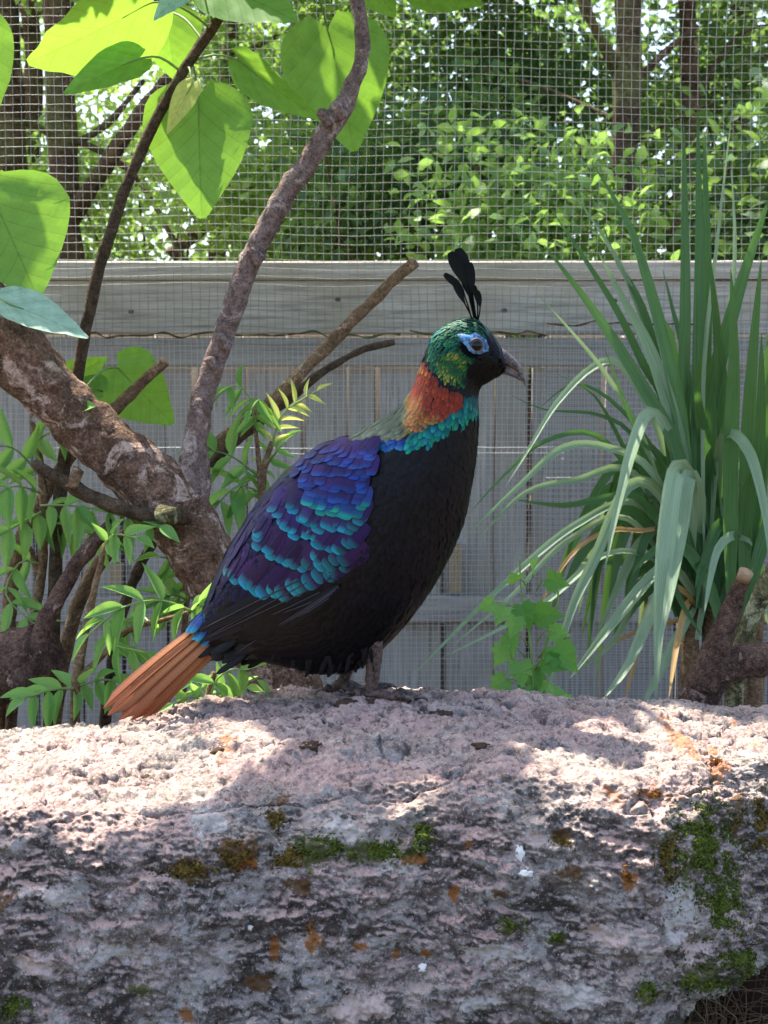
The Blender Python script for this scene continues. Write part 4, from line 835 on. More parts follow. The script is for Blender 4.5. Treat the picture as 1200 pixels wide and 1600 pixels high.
for (px, py, sz, an) in [(815, 945, 44, 150), (838, 958, 46, 40), (790, 950, 34, 200), (800, 990, 38, 180), (792, 1010, 40, 210), (815, 1035, 42, 190), (790, 1060, 38, 230), (830, 1045, 44, 170), (850, 1030, 40, 100), (868, 1010, 52, 100), (880, 1020, 40, 140), (845, 1070, 38, 170), (820, 1075, 36, 200), (866, 1075, 30, 130), (770, 940, 28, 240), (856, 905, 36, 60), (835, 885, 30, 30), (806, 965, 34, 170), (860, 985, 34, 60), (880, 1090, 26, 120), (808, 905, 30, 330), (776, 1085, 22, 250)]:
    an = math.radians(an+r_.gauss(0, 20)); B = P(px, py, WY-r_.uniform(0, .06)); d = Vector((math.sin(an), -.35, math.cos(an)*.6-.45)).normalized()
    M = leaf_frame(B, B+d*sz*pxm(WY), sz*pxm(WY)*1.05, r_.gauss(0, .45)); lo = put('leaf', r_.choice(LB), wd_, M)
    nb = P(832+(px-832)*.25, py+18, WY-.01); V, F = tube([nb, (nb+B)/2+Vector((0, 0, .006)), B], [.0013, .0011, .0009], 5, .01); part('petiole', V, F, M_GSTEM, lo)

# ------------------------------------------------------------------ the bird
def feather_mat(name, rough=.42):
    m = NT(name); a = m.n('Attribute', attribute_name='col'); uv = m.n('UVMap').outputs[0]
    barb = m.noise(1.0, 2, .5, m.map(uv, (5, 42, 1), (0, 0, .5)))
    c = m.mix(m.ramp(barb, [(.3, .55), (.6, 0.0)]), a.outputs['Color'], (0.003, 0.003, 0.004))
    m.pbsdf(c, rough, m.math('MULTIPLY', a.outputs['Alpha'], .55), .16, m.bump(barb, .35, .0012)); return m.m
M_FEATH = feather_mat('plumage'); M_FLIGHT = feather_mat('flight_plumage', .5)
BK = pxm(0.0)
bird = thing('pheasant', P(560, 1085, 0.0), 'iridescent pheasant with crest, copper neck, blue wing and black breast standing on the rock', 'bird')
RING = [  # top px, bottom px, half width px
 (303, 990, 330, 1026, 14), (312, 968, 362, 1030, 28), (327, 930, 405, 1030, 50), (356, 868, 455, 1040, 76), (396, 797, 512, 1048, 92), (446, 741, 572, 1032, 102), (496, 703, 622, 985, 107), (546, 683, 664, 932, 104), (588, 660, 698, 874, 95),
 (622, 637, 723, 814, 82), (641, 613, 738, 745, 68), (651, 592, 745, 690, 56), (658, 573, 747, 648, 48), (664, 557, 747, 618, 42), (671, 540, 753, 603, 38), (681, 522, 764, 596, 37), (700, 507, 774, 590, 36), (724, 499, 781, 586, 33), (747, 503, 786, 582, 28), (767, 521, 789, 579, 21), (782, 541, 790, 576, 13)]
def body_loft(nu=110, nv=48):
    R = np.array(RING, float); k = len(R); s = np.linspace(0, k-1, nu)
    def cr(a):
        o = np.zeros((nu, a.shape[1]))
        for q, x in enumerate(s):
            i = min(int(x), k-2); t = x-i; p0, p1, p2, p3 = a[max(i-1, 0)], a[i], a[i+1], a[min(i+2, k-1)]
            o[q] = .5*(2*p1+(p2-p0)*t+(2*p0-5*p1+4*p2-p3)*t*t+(3*p1-p0-3*p2+p3)*t**3)
        return o
    R2 = cr(R); V = np.zeros((nu, nv, 3))
    for i in range(nu):
        T = P(R2[i, 0], R2[i, 1], 0); B = P(R2[i, 2], R2[i, 3], 0); c = (T+B)/2; h = (T-B)/2; w = max(R2[i, 4], 2)*BK
        for j in range(nv):
            th = 2*math.pi*j/nv; ct, sn = math.cos(th), math.sin(th)
            p = c+h*ct; V[i, j] = (p.x, -w*math.copysign(abs(sn)**.88, sn), p.z)
    return V
BV = body_loft(); nu, nv = BV.shape[:2]
def body_mesh():
    idx = np.arange(nu*nv).reshape(nu, nv); F = []
    for i in range(nu-1):
        for j in range(nv): F.append((idx[i, j], idx[i, (j+1) % nv], idx[i+1, (j+1) % nv], idx[i+1, j]))
    F.append(tuple(idx[0])[::-1]); F.append(tuple(idx[-1]))
    return BV.reshape(-1, 3), F
bv, bf = body_mesh()
BODY_BVH = BVHTree.FromPolygons([tuple(x) for x in bv], [tuple(map(int, f)) for f in bf])
def inpoly(x, y, poly):
    c = False; j = len(poly)-1
    for i in range(len(poly)):
        xi, yi = poly[i]; xj, yj = poly[j]
        if (yi > y) != (yj > y) and x < (xj-xi)*(y-yi)/(yj-yi)+xi: c = not c
        j = i
    return c
def segd(x, y, pl):
    best = 1e9; bt = 0; L = 0
    for (ax, ay), (bx, by) in zip(pl[:-1], pl[1:]):
        dx, dy = bx-ax, by-ay; t = max(0, min(1, ((x-ax)*dx+(y-ay)*dy)/(dx*dx+dy*dy))); d = math.hypot(x-ax-t*dx, y-ay-t*dy)
        if d < best: best = d
    return best
HEADP = [(671, 545), (676, 525), (700, 500), (745, 490), (800, 545), (800, 590), (768, 600), (742, 604), (722, 597), (695, 588), (676, 566)]
COPPER = [(655, 545), (676, 560), (690, 586), (724, 604), (726, 626), (706, 646), (676, 662), (640, 668), (640, 625), (650, 590)]
MANTLE = [(500, 720), (520, 680), (590, 645), (640, 600), (655, 620), (670, 652), (640, 672), (600, 684), (560, 694), (525, 705)]
TEALL = [(742, 622), (722, 634), (700, 652), (676, 668), (652, 680)]
BLUEL = [(652, 682), (620, 686), (590, 692), (560, 700)]
WINGP = [(520, 690), (575, 690), (600, 684), (588, 712), (578, 745), (575, 790), (562, 830), (545, 862), (520, 890), (470, 920), (415, 938), (370, 920), (340, 950), (310, 985), (296, 985), (330, 910), (380, 800), (440, 735)]
RUMP = [(290, 990), (318, 940), (345, 960), (340, 1000), (318, 1005)]
def C(h, irid=0.0): return np.array([*lin(h), irid])
rb = random.Random(41)
def jit(c, a=.12):
    k = 1+rb.gauss(0, a); return np.array([c[0]*k*(1+rb.gauss(0, a*.5)), c[1]*k, c[2]*k*(1+rb.gauss(0, a*.5)), c[3]])
def plume(px, py):
    """(base colour, tip colour, length px, width px) of the contour feather at photo point"""
    blk = C('#040405', .0)
    if inpoly(px, py, HEADP):
        de = math.hypot(px-743, py-540)
        if px > 742+max(0, (553-py))*.9+6 and py > 520 or (py > 562+(px-742)*.0 and px > 736) or (px > 728 and py > 582):
            return blk, C('#060709', .05), 8, 4.5
        if px+0.9*(py-560) < 652: return C('#0b3236', .5), C('#358f92', .6), 13, 4.5
        ck = math.hypot((px-712)/26, (py-568)/24)
        if ck < 1: return C('#1c4a2a', .6), (C('#948f36', .5) if rb.random() < .5 else C('#43782f', .6)), 15, 4.2
        if py < 515 or px > 745: return C('#06201a', .5), C('#185840', .6), 14, 4.5
        return C('#072a1e', .5), (C('#267548', .6) if rb.random() < .6 else C('#155a4c', .6)), 14, 4.5
    dband = segd(px, py, [(668, 548), (678, 572), (694, 592), (724, 606), (745, 612)])
    if dband < 6: return blk, C('#0f1c22', .3), 8, 5
    if segd(px, py, TEALL) < 11: return C('#0c4a50', .7), C('#1a9478' if rb.random() < .7 else '#22808a', .65), 24, 8
    if inpoly(px, py, COPPER):
        t = min(1, max(0, (px-648+(py-640)*.35)/55)); 
        hot = C('#8f3322', .35); gold = C('#b0702c', .35)
        edge = segd(px, py, [(640, 655), (670, 650), (700, 638), (716, 624)])
        if px < 662 and py > 612 or (edge < 8 and px < 690): return C('#6e4224', .25), C('#946a34', .3), 14, 8
        return C('#6a2a1c', .35), (hot if rb.random() < .35+.5*t else C('#9c4424', .35)) if not (py < 572) else gold, 17, 6.2
    if False: return C('#0c4a50', .7), C('#1a9478' if rb.random() < .7 else '#22808a', .65), 22, 9
    if segd(px, py, BLUEL) < 8: return C('#1b2a66', .7), C('#294a92' if rb.random() < .7 else '#276e96', .65), 20, 9
    if inpoly(px, py, MANTLE):
        if px > 635: return C('#565432', .15), C('#7a7644', .2), 19, 9
        return C('#4c5542', .15), C('#717b64', .2), 24, 11
    if inpoly(px, py, RUMP): return C('#16304a', .6), C('#22788a', .7), 18, 11
    if inpoly(px, py, WINGP): return C('#0c0d1e', .4), C('#16183a', .5), 24, 13
    if py > 930: return C('#020203', .0), C('#0b0b0d', .04), 30, 12
    return C('#030304', .0), C('#121218', .12), 28, 14
FT = [0, .22, .48, .74, .90, .97, 1.0]; FW = [.35, .85, 1.0, .92, .68, .42, .15]; FWB = [.5, .95, 1.0, 1.0, .92, .7, .4]
def feather(g, p, d, n, L, W, cb, ct, lift=.0, arch=.12, tipfrac=.5, points=None, mid=None, fw=None):
    """one vaned feather: base p, direction d, surface normal n (metres). points: optional centre line"""
    s = d.cross(n).normalized(); V = []; Cc = []; U = []; F = []; m = len(FT); FW_ = fw or FW
    for i, t in enumerate(FT):
        if points is not None:
            x = t*(len(points)-1); k = min(int(x), len(points)-2); c = points[k].lerp(points[k+1], x-k)
        else: c = p+d*L*t+n*(lift*t*t+.0)
        w = W*.5*FW_[i]
        V += [c-s*w-n*W*arch*FW_[i], c+n*.0, c+s*w-n*W*arch*FW_[i]]; U += [(-w*200, t), (0, t), (w*200, t)]
        q = max(0, min(1, (t-(1-tipfrac))/tipfrac)); cc = cb*(1-q)+ct*q
        if mid is not None and .2 < t < .75: cc = mid*.6+cc*.4
        Cc += [cc, cc*np.array([1.05, 1.05, 1.05, 1]), cc]
    for i in range(m-1):
        for k in range(2): F.append((i*3+k, i*3+k+1, (i+1)*3+k+1, (i+1)*3+k))
    g.add([tuple(v) for v in V], F, Cc, U)
    N_ = []
    for t in FT:
        for x in (-1, 0, 1): N_.append(tuple((n+s*x*.20+d*(.10+.16*t)).normalized()))
    g.nn.append(np.array(N_))
# contour feathers: dart throwing over the loft
du = np.gradient(BV, axis=0); dv = np.roll(BV, -1, 1)-np.roll(BV, 1, 1)
NN = np.cross(du.reshape(-1, 3), dv.reshape(-1, 3)); area = np.linalg.norm(NN, axis=1); NN /= area[:, None]+1e-12
cen = BV.mean(1, keepdims=True); outw = (BV-cen).reshape(-1, 3); NN *= np.sign((NN*outw).sum(1))[:, None]
rs = np.random.default_rng(8)
cand = rs.choice(nu*nv, 60000, p=area/area.sum()); ju = rs.uniform(-.5, .5, (60000, 2))
grid = {}; gf = Geo(); cnt = 0
DU = du.reshape(-1, 3); DV = (dv/2).reshape(-1, 3); BF = BV.reshape(-1, 3)
for c, (a, b) in zip(cand, ju):
    p = BF[c]+DU[c]*a+DV[c]*b; pv = Vector((p[0], -abs(p[1]), p[2])); px, py = proj(pv)
    if math.hypot((px-742)/21, (py-541)/17) < 1 and abs(p[1]) > .008: continue
    cb, ct, L, W = plume(px+rb.gauss(0, 1.2), py+rb.gauss(0, 1.2)); rad = (L*W)**.5*.36*BK
    key = (int(p[0]/.012), int(p[1]/.012), int(p[2]/.012)); ok = True
    for x in (-1, 0, 1):
        for y in (-1, 0, 1):
            for z in (-1, 0, 1):
                for q in grid.get((key[0]+x, key[1]+y, key[2]+z), ()):
                    if (q[0]-p[0])**2+(q[1]-p[1])**2+(q[2]-p[2])**2 < min(rad, q[3])**2: ok = False; break
                if not ok: break
            if not ok: break
        if not ok: break
    if not ok: continue
    grid.setdefault(key, []).append((p[0], p[1], p[2], rad))
    n = Vector(NN[c]); d = -Vector(DU[c]); d = (d-n*d.dot(n)).normalized()
    d = (d+Vector((rb.gauss(0, .07), rb.gauss(0, .07), rb.gauss(0, .07)))).normalized(); d = (d-n*d.dot(n)).normalized()
    L *= BK*rb.uniform(.85, 1.2); W *= BK*rb.uniform(.9, 1.15)
    k = .10 if py < 640 else .11
    feather(gf, Vector(p)+n*.0006, (d+n*.022).normalized(), n, L, W, jit(cb, .15), jit(ct, .2), lift=L*.022, arch=.035); cnt += 1
# ragged belly fluff over the thighs
for _ in range(260):
    px = rb.uniform(425, 582); py = 990+30*math.sin((px-425)/187*math.pi)+rb.uniform(-25, 8); sg = rb.choice((-1, 1)); y = sg*rb.uniform(.0, .055)
    d = Vector((rb.gauss(-.25, .3), rb.gauss(0, .25), -1)).normalized(); n = Vector((0, sg, .1)).normalized()
    feather(gf, P(px, py, 0)+Vector((0, y, 0)), d, n, rb.uniform(20, 32)*BK, rb.uniform(4, 7)*BK, jit(C('#050506')), jit(C('#0a0a0b')), arch=.1)
body = part('body', bv, bf, NT('skin_dark').m, bird, smooth=True)
bmx = NT('under_plumage'); bmx.pbsdf(lin('#050506'), .9, 0, .1); body.data.materials.clear(); body.data.materials.append(bmx.m)
plo = gf.out('contour_feathers', M_FEATH, body); plo['kind'] = 'stuff'
# ---- wings
def surf(px, py, off, side=-1):
    h = BODY_BVH.ray_cast(CAM, ray(px, py).normalized())
    if h[0] is None:
        h = BODY_BVH.find_nearest(P(px, py, -.02))
    p, n = h[0], h[1]
    if n.dot(CAM-p) < 0: n = -n
    p = p+n*off
    if side > 0: p = Vector((p.x, -p.y, p.z)); n = Vector((n.x, -n.y, n.z))
    return p, n
def along(px0, py0, px1, py1, off0, off1, k=6, side=-1):
    pts = []; ns = []
    for i in range(k):
        t = i/(k-1); p, n = surf(px0+(px1-px0)*t, py0+(py1-py0)*t, off0+(off1-off0)*t, side); pts.append(p); ns.append(n)
    for _ in range(2):
        for i in range(1, k-1): pts[i] = (pts[i-1]+pts[i]*2+pts[i+1])/4
    return pts, ns
def interp_pl(pl, t):
    L = [0]
    for a, b in zip(pl[:-1], pl[1:]): L.append(L[-1]+math.hypot(b[0]-a[0], b[1]-a[1]))
    x = t*L[-1]
    for i in range(len(pl)-1):
        if x <= L[i+1]+1e-6:
            u = (x-L[i])/(L[i+1]-L[i]+1e-9); return pl[i][0]+(pl[i+1][0]-pl[i][0])*u, pl[i][1]+(pl[i+1][1]-pl[i][1])*u
    return pl[-1]
PU = C('#2e1c42', .45); PU2 = C('#2f2050', .45); BL = C('#21458a', .6); CYN = C('#1b93a6', .65); TEA = C('#1a9888', .65); NAV = C('#12152c', .5)
ROWS = [  # tips polyline, count, length, width, direction start/end (deg from straight down, + = leftwards), colours (base, mid, tip), offset, tipfrac
 ([(352, 893), (365, 905), (385, 920), (410, 931), (440, 929), (475, 915), (510, 896), (532, 880)], 11, 62, 26, 34, 60, PU, None, CYN, .0030, .16),
 ([(395, 832), (404, 858), (422, 874), (450, 884), (480, 888), (508, 886), (535, 875)], 12, 50, 21, 26, 50, PU, None, CYN, .0050, .18),
 ([(424, 802), (432, 820), (447, 834), (470, 842), (500, 856), (528, 862), (552, 850)], 12, 44, 19, 24, 40, PU2, None, CYN, .0068, .2),
 ([(448, 792), (462, 810), (482, 824), (505, 829), (530, 832), (552, 828), (568, 812)], 13, 38, 18, 22, 25, PU2, None, CYN, .0084, .26),
 ([(480, 790), (497, 800), (515, 806), (540, 812), (560, 806), (572, 790)], 10, 34, 18, 20, 15, PU2, BL, TEA, .0098, .35),
 ([(470, 770), (490, 780), (515, 788), (545, 790), (570, 775)], 10, 34, 18, 22, 12, PU2, None, BL, .0108, .3),
 ([(460, 752), (485, 762), (512, 768), (545, 772), (575, 760)], 10, 34, 19, 24, 12, PU2, None, BL, .0116, .25),
 ([(465, 735), (490, 744), (520, 750), (552, 752), (580, 742)], 10, 34, 19, 26, 14, PU2, None, BL, .0122, .25),
 ([(478, 718), (500, 727), (530, 732), (560, 734), (583, 724)], 9, 32, 19, 30, 16, PU2, None, C('#27488a', .6), .0126, .3),
 ([(495, 706), (520, 713), (545, 717), (570, 716), (588, 708)], 8, 30, 19, 36, 20, PU2, None, C('#2e407e', .6), .0120, .3),
 # scapulars along the back
 ([(320, 948), (335, 905), (360, 850), (390, 806), (425, 768), (460, 738)], 9, 62, 30, 25, 48, NAV, None, C('#1d1e44', .5), .0025, .5),
 ([(338, 930), (362, 880), (392, 838), (420, 804), (448, 775)], 9, 56, 26, 28, 36, PU, None, C('#262048', .5), .0040, .5)]
for side, wname in ((-1, 'wing'), (1, 'wing')):
    g = Geo(); wr = random.Random(5)
    for tips, n, L, W, a0, a1, cb, mid, ct, off, tf in ROWS:
        n = int(n*1.3)
        for i in range(n):
            t = (i+.5)/n; tx, ty = interp_pl(tips, t); an = math.radians(a0+(a1-a0)*t+wr.gauss(0, 2)); Lp = L*wr.uniform(.95, 1.05)
            tx += wr.gauss(0, 2.6); ty += wr.gauss(0, 3.0)
            bx, by = tx+math.sin(an)*Lp, ty-math.cos(an)*Lp
            pts, ns = along(bx, by, tx, ty, off*.38+.0006+.00006*(i%5), off*.42+.0013+.00006*(i%5), 5, side); d = (pts[-1]-pts[0]).normalized(); nn = (ns[0]+ns[-1]).normalized(); nn = (nn-d*nn.dot(d)).normalized()
            ctj = jit(ct, .12)
            if ct is CYN and t > .82: ctj = ctj*.5+C('#1c4a4a', .5)*.5
            feather(g, pts[0], d, nn, Lp*BK, W*BK*1.12*wr.uniform(.85, 1.15), jit(cb, .2), jit(ctj, .18), arch=.012, tipfrac=tf*.95+.04, points=pts, mid=mid, fw=FWB)
    wo_ = g.out(wname, M_FEATH, bird); wo_['kind'] = 'stuff'
    # flight feathers, each its own part of the wing
    DK = C('#111114', .03); DK2 = C('#1b1a1d', .05)
    FL = [((470, 905), (312, 985), 26, .0016), ((480, 910), (325, 995), 26, .0012), ((490, 918), (318, 1000), 24, .0010), ((500, 925), (345, 1000), 22, .0020), ((500, 935), (372, 985), 20, .0024),
          ((530, 915), (352, 1032), 24, .0040), ((525, 920), (362, 1030), 22, .0050), ((520, 925), (385, 1018), 18, .0058), ((515, 932), (410, 1002), 15, .0064)]
    for k, (a, b, W, off) in enumerate(FL):
        g2 = Geo(); pts, ns = along(a[0], a[1], b[0], b[1], off, off+.004, 8, side)
        # the outer half stands free of the rump, straight on
        d0 = (pts[3]-pts[0]).normalized(); d = (pts[-1]-pts[0]).normalized(); nn = Vector((0, side, .15)); nn = (nn-d*nn.dot(d)).normalized()
        y_end = side*(.040-.002*k)
        for i in range(len(pts)):
            t = i/(len(pts)-1)
            if t > .35: q = P(a[0]+(b[0]-a[0])*t, a[1]+(b[1]-a[1])*t, -abs(pts[2].y)*(1-(t-.35)/.65)-abs(y_end)*((t-.35)/.65)); q.y = side*abs(q.y); pts[i] = q
        feather(g2, pts[0], d, nn, 1, W*BK, jit(DK, .1), jit(DK2, .1), arch=.06, points=pts)
        V, F = tube([p+nn*.0012 for p in pts], [.0008]*7+[.0003], 5, .02); g2.add(V, F, [list(C('#3a3638'))]*len(V), [(0, 0)]*len(V))
        g2.out('flight_feather', M_FLIGHT, wo_)
# ---- tail: one mesh per feather
TL = [((306, 990), (170, 1104), 30, -.016), ((316, 994), (178, 1112), 30, -.022), ((326, 998), (196, 1117), 30, -.026), ((335, 1002), (213, 1119), 28, -.020), ((343, 1007), (228, 1119), 24, -.012), ((312, 992), (174, 1108), 30, .012), ((326, 998), (192, 1115), 30, .020), ((340, 1004), (218, 1119), 28, .026)]
for k, (a, b, W, y) in enumerate(TL):
    g = Geo(); A_, B_ = P(*a, 0)+Vector((0, y*.5, 0)), P(*b, 0)+Vector((0, y*1.25, 0)); d = (B_-A_).normalized(); nn = Vector((-.35, -.85, .4)); nn = (nn-d*nn.dot(d)).normalized()
    base = jit(C('#b87a4c'), .12); tip = jit(C('#84492f'), .12); pts = [A_.lerp(B_, i/7)+nn*(.003*math.sin(i/7*math.pi)+.0008*(8-k if k < 5 else -k)) for i in range(8)]
    sd = d.cross(nn).normalized(); V = []; F = []; Cc = []; U = []
    for i, q in enumerate(pts):
        t = i/7; w_ = W*BK*.5*[.75, .85, .92, .97, 1, 1, .9, .3][i]; c = base*(1-t)+tip*t
        for x in (-1, -.5, 0, .5, 1): V.append(q+sd*w_*x-nn*abs(x)*w_*.22+d*(-.006*x*x if i == 7 else 0)); Cc.append(c*(.5 if x == 1 else .8 if x == -1 else 1)); U.append((x*4, t*2))
    for i in range(7):
        for x in range(4): F.append((i*5+x, i*5+x+1, (i+1)*5+x+1, (i+1)*5+x))
    g.add([tuple(v) for v in V], F, Cc, U); V, F = tube([p+nn*.0012 for p in pts], [.0012]*6+[.0008, .0004], 5, .02); g.add(V, F, [list(C('#7a4226'))]*len(V), [(0, 0)]*len(V)); g.out('tail_feather', M_FLIGHT, bird)
g = Geo()   # teal upper tail coverts and the dark under tail coverts
for k in range(36):
    t = rb.random(); y = rb.uniform(-.03, .03); px, py = 318+24*t, 958+22*t; A_ = P(px, py, 0)+Vector((0, y*.8, 0)); B_ = P(px-20+rb.gauss(0, 3), py+24+rb.gauss(0, 3), 0)+Vector((0, y, 0)); nn = Vector((-.5, -.6 if y < 0 else .6, .6)); d = (B_-A_).normalized(); nn = (nn-d*nn.dot(d)).normalized()
    feather(g, A_+nn*.004, d, nn, (B_-A_).length, 15*BK, jit(C('#1b3a78', .6)), jit(C('#1f7f92', .7)), arch=.1)
for k in range(60):
    px, py = rb.uniform(350, 440), rb.uniform(985, 1015); y = rb.uniform(-.045, .045); A_ = P(px, py, 0)+Vector((0, y, 0)); d = Vector((-.75, 0, -.5)).normalized(); nn = Vector((-.3, -.8 if y < 0 else .8, .2)); nn = (nn-d*nn.dot(d)).normalized()
    feather(g, A_, d, nn, rb.uniform(35, 60)*BK, 11*BK, jit(C('#040405')), jit(C('#08080a')), arch=.04)
tc = g.out('tail_coverts', M_FEATH, bird); tc['kind'] = 'stuff'
# ---- crest: spatulate plumes
CR = [((738, 502), (722, 455), (694, 428), 7, .004), ((741, 500), (726, 440), (703, 394), 13, -.003), ((743, 500), (732, 442), (715, 388), 14, .003), ((744, 500), (738, 455), (734, 410), 8, -.004), ((747, 500), (750, 480), (746, 454), 5, .002), ((740, 502), (724, 470), (709, 442), 5, -.002), ((745, 501), (738, 470), (728, 440), 6, .006), ((742, 502), (736, 470), (722, 424), 8, .0), ((746, 500), (746, 476), (741, 446), 4, -.006)]
for a, m_, b, W, y in CR:
    g = Geo(); p = [P(*a, y*.4), P(*m_, y), P(*b, y*2)]; path, _ = smoothpath(p, [1, 1, 1], .004); n = len(path); V = []; F = []; Cc = []; U = []
    for i, q in enumerate(path):
        t = i/(n-1); d = (path[min(n-1, i+1)]-path[max(0, i-1)]).normalized(); sd = d.cross(Vector((0, -1, 0))).normalized()
        w_ = BK*(1.1+(W*.72)*max(0, math.sin(math.pi*min(1, max(0, (t-.45)/.56)**1.1*.92)))*1.0); c = C('#07120f', .2)*(1-t)+C('#060a09', .2)*t
        for x in (-1, 0, 1): V.append(q+sd*w_*x+Vector((0, -.0015*abs(x), 0))); Cc.append(c if x else c*1.6); U.append((x*3, t*2))
    for i in range(n-1):
        for x in range(2): F.append((i*3+x, i*3+x+1, (i+1)*3+x+1, (i+1)*3+x))
    g.add([tuple(v) for v in V], F, Cc, U); g.out('crest_feather', M_FLIGHT, bird)
# ---- face: bare blue skin, eye, bill
def skin(name, a, b, rough=.5):
    m = NT(name); o = m.obj(); cc_ = m.mix(m.noise(420, 3, .6, o), a, b); cc_ = m.mix(m.ramp(m.noise(170, 5, .7, o), [(.42, .85), (.55, 0.0)]), cc_, tuple(x*.22 for x in a)); m.pbsdf(cc_, rough, 0, .4, m.bump(m.noise(600, 3, .5, o), .4, .001)); return m.m
M_BLUE = skin('blue_skin', lin('#2f5f94'), lin('#6fa6cc')); M_BILL = skin('horn_bill', lin('#453b3e'), lin('#7f706c'), .4); M_TOE = skin('scaly_toe', lin('#3a2b26'), lin('#6e5a50'), .6)
M_EYE = NT('eye_dark'); M_EYE.pbsdf(lin('#050404'), .03, 0, .28); M_EYE = M_EYE.m; M_IRIS = NT('iris'); M_IRIS.pbsdf(lin('#3a2820'), .15, 0, .6); M_IRIS = M_IRIS.m
SK = [(713, 523), (722, 522), (731, 523), (743, 520), (753, 524), (760, 532), (763, 542), (764, 549), (757, 551), (750, 553.5), (740, 553), (733, 549), (728, 541), (720, 533)]
for side in (-1, 1):
    cc = (742, 540); V = []; F = []
    for s_, off in ((0, .0030), (.5, .0032), (.8, .0034), (1, .0012)):
        for a in SK:
            p, n = surf(cc[0]+(a[0]-cc[0])*s_, cc[1]+(a[1]-cc[1])*s_, off+.0005*math.sin(a[0]*1.7), side); V.append(tuple(p))
    m = len(SK)
    for r__ in range(3):
        for k in range(m): F.append((r__*m+k, r__*m+(k+1) % m, (r__+1)*m+(k+1) % m, (r__+1)*m+k))
    part('eye_skin', V, F, M_BLUE, bird)
    p, n = surf(744, 540, .0006, side); n = (n+Vector((0, side*1.2, 0))).normalized(); M = Matrix.Translation(p) @ n.to_track_quat('Z', 'Y').to_matrix().to_4x4()
    def dome(r, h, z, mat, nm, par, k=8):
        V = []; F = []
        for i in range(k+1):
            for j in range(20):
                a = math.pi/2*i/k; V.append(tuple(M @ Vector((r*math.cos(a)*math.cos(j*.31416), r*math.cos(a)*math.sin(j*.31416), z+h*math.sin(a)))))
        for i in range(k):
            for j in range(20): F.append((i*20+j, i*20+(j+1) % 20, (i+1)*20+(j+1) % 20, (i+1)*20+j))
        return part(nm, V, F, mat, par)
    e = dome(9.5*BK, .0030, .0022, M_IRIS, 'eye', bird); dome(7.6*BK, .0024, .0044, M_EYE, 'pupil', e)
    ring = []
    for j in range(21): ring.append(M @ Vector((10.5*BK*math.cos(j*.31416), 10.5*BK*math.sin(j*.31416), .0032)))
    V, F = tube(ring, [.0007]*21, 6, .01, cap=False); part('eyelid', V, F, skin('lid', lin('#5a5458'), lin('#8a8488')), e)
def bill(pts, name, mat):
    """pts: top px, bottom px, half width mm"""
    V = []; F = []; k = 14
    for (tx, ty, bx, by, w_) in pts:
        T = P(tx, ty, 0); B = P(bx, by, 0); c = (T+B)/2; h = (T-B)/2
        for j in range(k):
            a = 2*math.pi*j/k; V.append((c.x+h.x*math.cos(a), w_*.001*math.sin(a), c.z+h.z*math.cos(a)))
    for i in range(len(pts)-1):
        for j in range(k): F.append((i*k+j, i*k+(j+1) % k, (i+1)*k+(j+1) % k, (i+1)*k+j))
    F.append(tuple(range(k))[::-1]); F.append(tuple(range((len(pts)-1)*k, len(pts)*k))); return part(name, V, F, mat, bird)
bill([(774, 538, 772, 570, 9.0), (783, 543, 780, 570, 8.5), (792, 549, 789, 572, 7.6), (801, 557, 800, 576, 6.6), (809, 565, 808, 582, 5.2), (815, 574, 812, 589, 3.8), (819, 585, 816, 595, 2.4), (821, 596, 819, 600, .9), (821, 603, 820, 604, .2)], 'upper_bill', M_BILL)
bill([(772, 568, 770, 584, 7.5), (784, 571, 781, 584, 7), (796, 575, 793, 586, 5.8), (806, 582, 804, 590, 4), (813, 589, 811, 594, 2), (816, 594, 815, 596, .5)], 'lower_bill', M_BILL)
# ---- legs and feet
def leg(y, hx, ax, name='leg'):
    foot = rock_top(P(ax, 1085, y).x, y); A_ = P(hx, 1035, 0)+Vector((0, y, 0)); ank = foot+Vector((0, 0, .013))
    V, F = tube([A_+Vector((0, 0, .05)), A_, ank], [.016, .0095, .0072], 14, .004, rough=.0012, freq=160); lg_ = part(name, V, F, M_TOE, bird)
    for an, L in ((-32, .050), (-2, .058), (30, .050), (172, .022)):
        r = math.radians(an); d = Vector((math.cos(r), math.sin(r), 0)); pts = [ank+Vector((0, 0, -.002))]
        for t in (.3, .6, .85, 1.0):
            q = ank+d*L*t; z = rock_top(q.x, q.y).z; pts.append(Vector((q.x, q.y, max(z, foot.z-.02)+.0055+.004*math.sin(t*9))))
        V, F = tube(pts, [.0068, .0062, .0056, .005, .0038], 10, .003, rough=.0008, freq=260); toe = part('toe', V, F, M_TOE, lg_)
        c = pts[-1]; V, F = tube([c-d*.003, c+d*.007+Vector((0, 0, .001)), c+d*.013-Vector((0, 0, .004))], [.0032, .0024, .0004], 8, .003); part('claw', V, F, M_BILL, toe)
    g = Geo()
    for _ in range(34):
        b = A_+Vector((rb.uniform(-.009, .006), rb.uniform(-.009, .009), rb.uniform(.004, .025))); d = Vector((rb.gauss(0, .3), rb.gauss(0, .3), -1)).normalized(); n = Vector((rb.gauss(0, 1), -abs(rb.gauss(1, .5)), 0)).normalized()
        feather(g, b, d, n, rb.uniform(12, 22)*BK, 3.2*BK, jit(C('#0b0a0b')), jit(C('#1a1615')), arch=.1)
    o = g.out('thigh_feathers', M_FEATH, lg_); o['kind'] = 'stuff'
leg(-.035, 583, 580); leg(.035, 545, 535)
print('feathers', cnt)

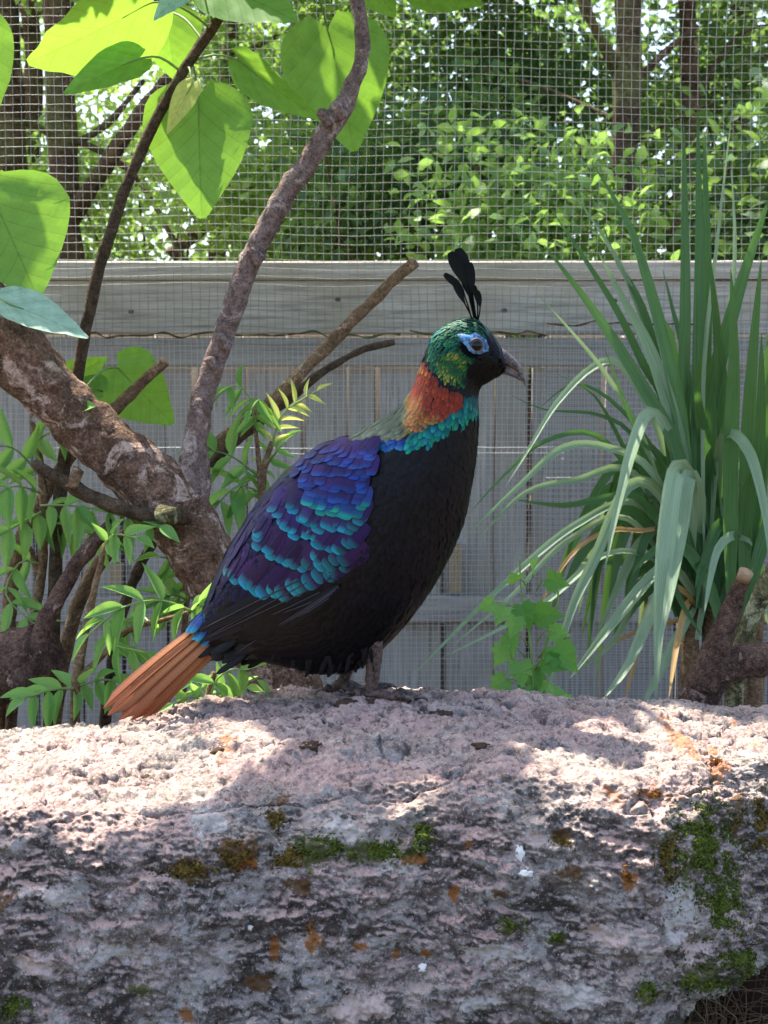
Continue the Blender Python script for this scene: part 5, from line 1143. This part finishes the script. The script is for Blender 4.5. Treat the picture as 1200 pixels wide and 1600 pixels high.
# ------------------------------------------------------------------ small things lying on and around the rock
M_DIRT = NT('dark_dirt'); M_DIRT.pbsdf(M_DIRT.mix(M_DIRT.noise(300, 4, .6, M_DIRT.obj()), lin('#2b211b'), lin('#5a473a')), .95, 0, .1); M_DIRT = M_DIRT.m
M_WHITE = NT('white_dropping'); M_WHITE.pbsdf(M_WHITE.mix(M_WHITE.noise(200, 3, .5, M_WHITE.obj()), lin('#c9c6c0'), lin('#efece6')), .8, 0, .2); M_WHITE = M_WHITE.m
for i, (px, py, r, lb) in enumerate([(542, 1100, .013, 'crumbly dark dirt clump just below the bird foot'), (752, 1166, .009, 'dark dirt clump lying alone on the shaded rock top'), (490, 1162, .010, 'dark dirt clump at the edge of the sunlit rock top'), (345, 1172, .008, 'brown dirt clump on the sunlit rock below the tail'), (690, 1115, .012, 'flat patch of dark dirt on the rock in front of the bird'), (230, 1215, .007, 'small brown crumb on the sunlit rock top'), (575, 1095, .008, 'small dirt crumb beside the bird toes')]):
    h, n = rock_hit(px, py)
    if h: blob_rock('dirt_clump', h+n*r*.25, (r*1.3, r, r*.55), lb, 'dirt', 'dirt clumps on the rock', seed=i+20, mat=M_DIRT, amp=.5, n=12)
for i, (px, py, rx, rz, lb) in enumerate([(812, 1335, .006, .011, 'chalky white dropping stuck to the rock face'), (822, 1365, .009, .004, 'white smear below the chalky dropping'), (660, 1513, .006, .006, 'small white speck low on the rock face'), (390, 1449, .005, .004, 'tiny white speck on the dark rock face')]):
    h, n = rock_hit(px, py)
    if h: blob_rock('bird_dropping', h, (rx*.75, .002, rz*.75), lb, 'dropping', 'white droppings on the rock', seed=i+40, mat=M_WHITE, amp=.6, n=10)
def surf_line(name, pxs, r, mat, label, cat):
    pts = []
    for a in pxs:
        h, n = rock_hit(*a); pts.append(h+n*(r+.002))
    V, F = tube(pts, [r*.7]+[r]*(len(pts)-2)+[r*.5], 8, .004, rough=r*.2, freq=90); tag(part(name, V, F, mat, None), label, cat)
surf_line('curled_twig', [(200, 1302), (212, 1292), (221, 1278), (222, 1262)], .0016, M_POLE, 'thin curled twig on the rock lip', 'twig')
surf_line('dry_straw', [(664, 1153), (676, 1150), (692, 1149)], .0014, M_STRAPD, 'pale straw on the shaded rock top', 'straw')
surf_line('bark_chip', [(208, 1372), (216, 1386), (222, 1402), (226, 1412)], .0068, M_POLE, 'brown bark chip lodged in the rock face', 'bark')
# dry grass hanging in the hollow under the slab
g = Geo(); r_ = random.Random(77)
for _ in range(420):
    x = r_.uniform(.22, .85); y = r_.uniform(-.22, .12); b = Vector((x, y, -.01)); L = r_.uniform(.12, .30); d = Vector((r_.gauss(0, .35), r_.gauss(-.1, .3), 1)).normalized()
    q = [b, b+d*L*.5+Vector((r_.gauss(0, .02), -.01, 0)), b+d*L+Vector((r_.gauss(0, .07), r_.gauss(-.02, .04), -L*.35))]; V, F = tube(q, [.0010, .0009, .0003], 4, .03, cap=False); g.add(V, F)
M_HAY = NT('dead_grass'); M_HAY.pbsdf(M_HAY.mix(M_HAY.noise(8, 3, .5, M_HAY.obj()), lin('#4a3a2c'), lin('#85705a')), .8, 0, .2); o = g.out('dry_grass', M_HAY.m, None); tag(o, 'dry brown grass in the dark hollow under the slab end', 'grass', kind='stuff')
blob_rock('hollow_shade_stone', (.72, .05, .07), (.34, .12, .22), 'dark earth covered stone behind the hollow at the slab end', 'rock', seed=8, amp=.2, n=30, mat=M_DIRT)  # added stone that darkens the sunlit ground beside the slab
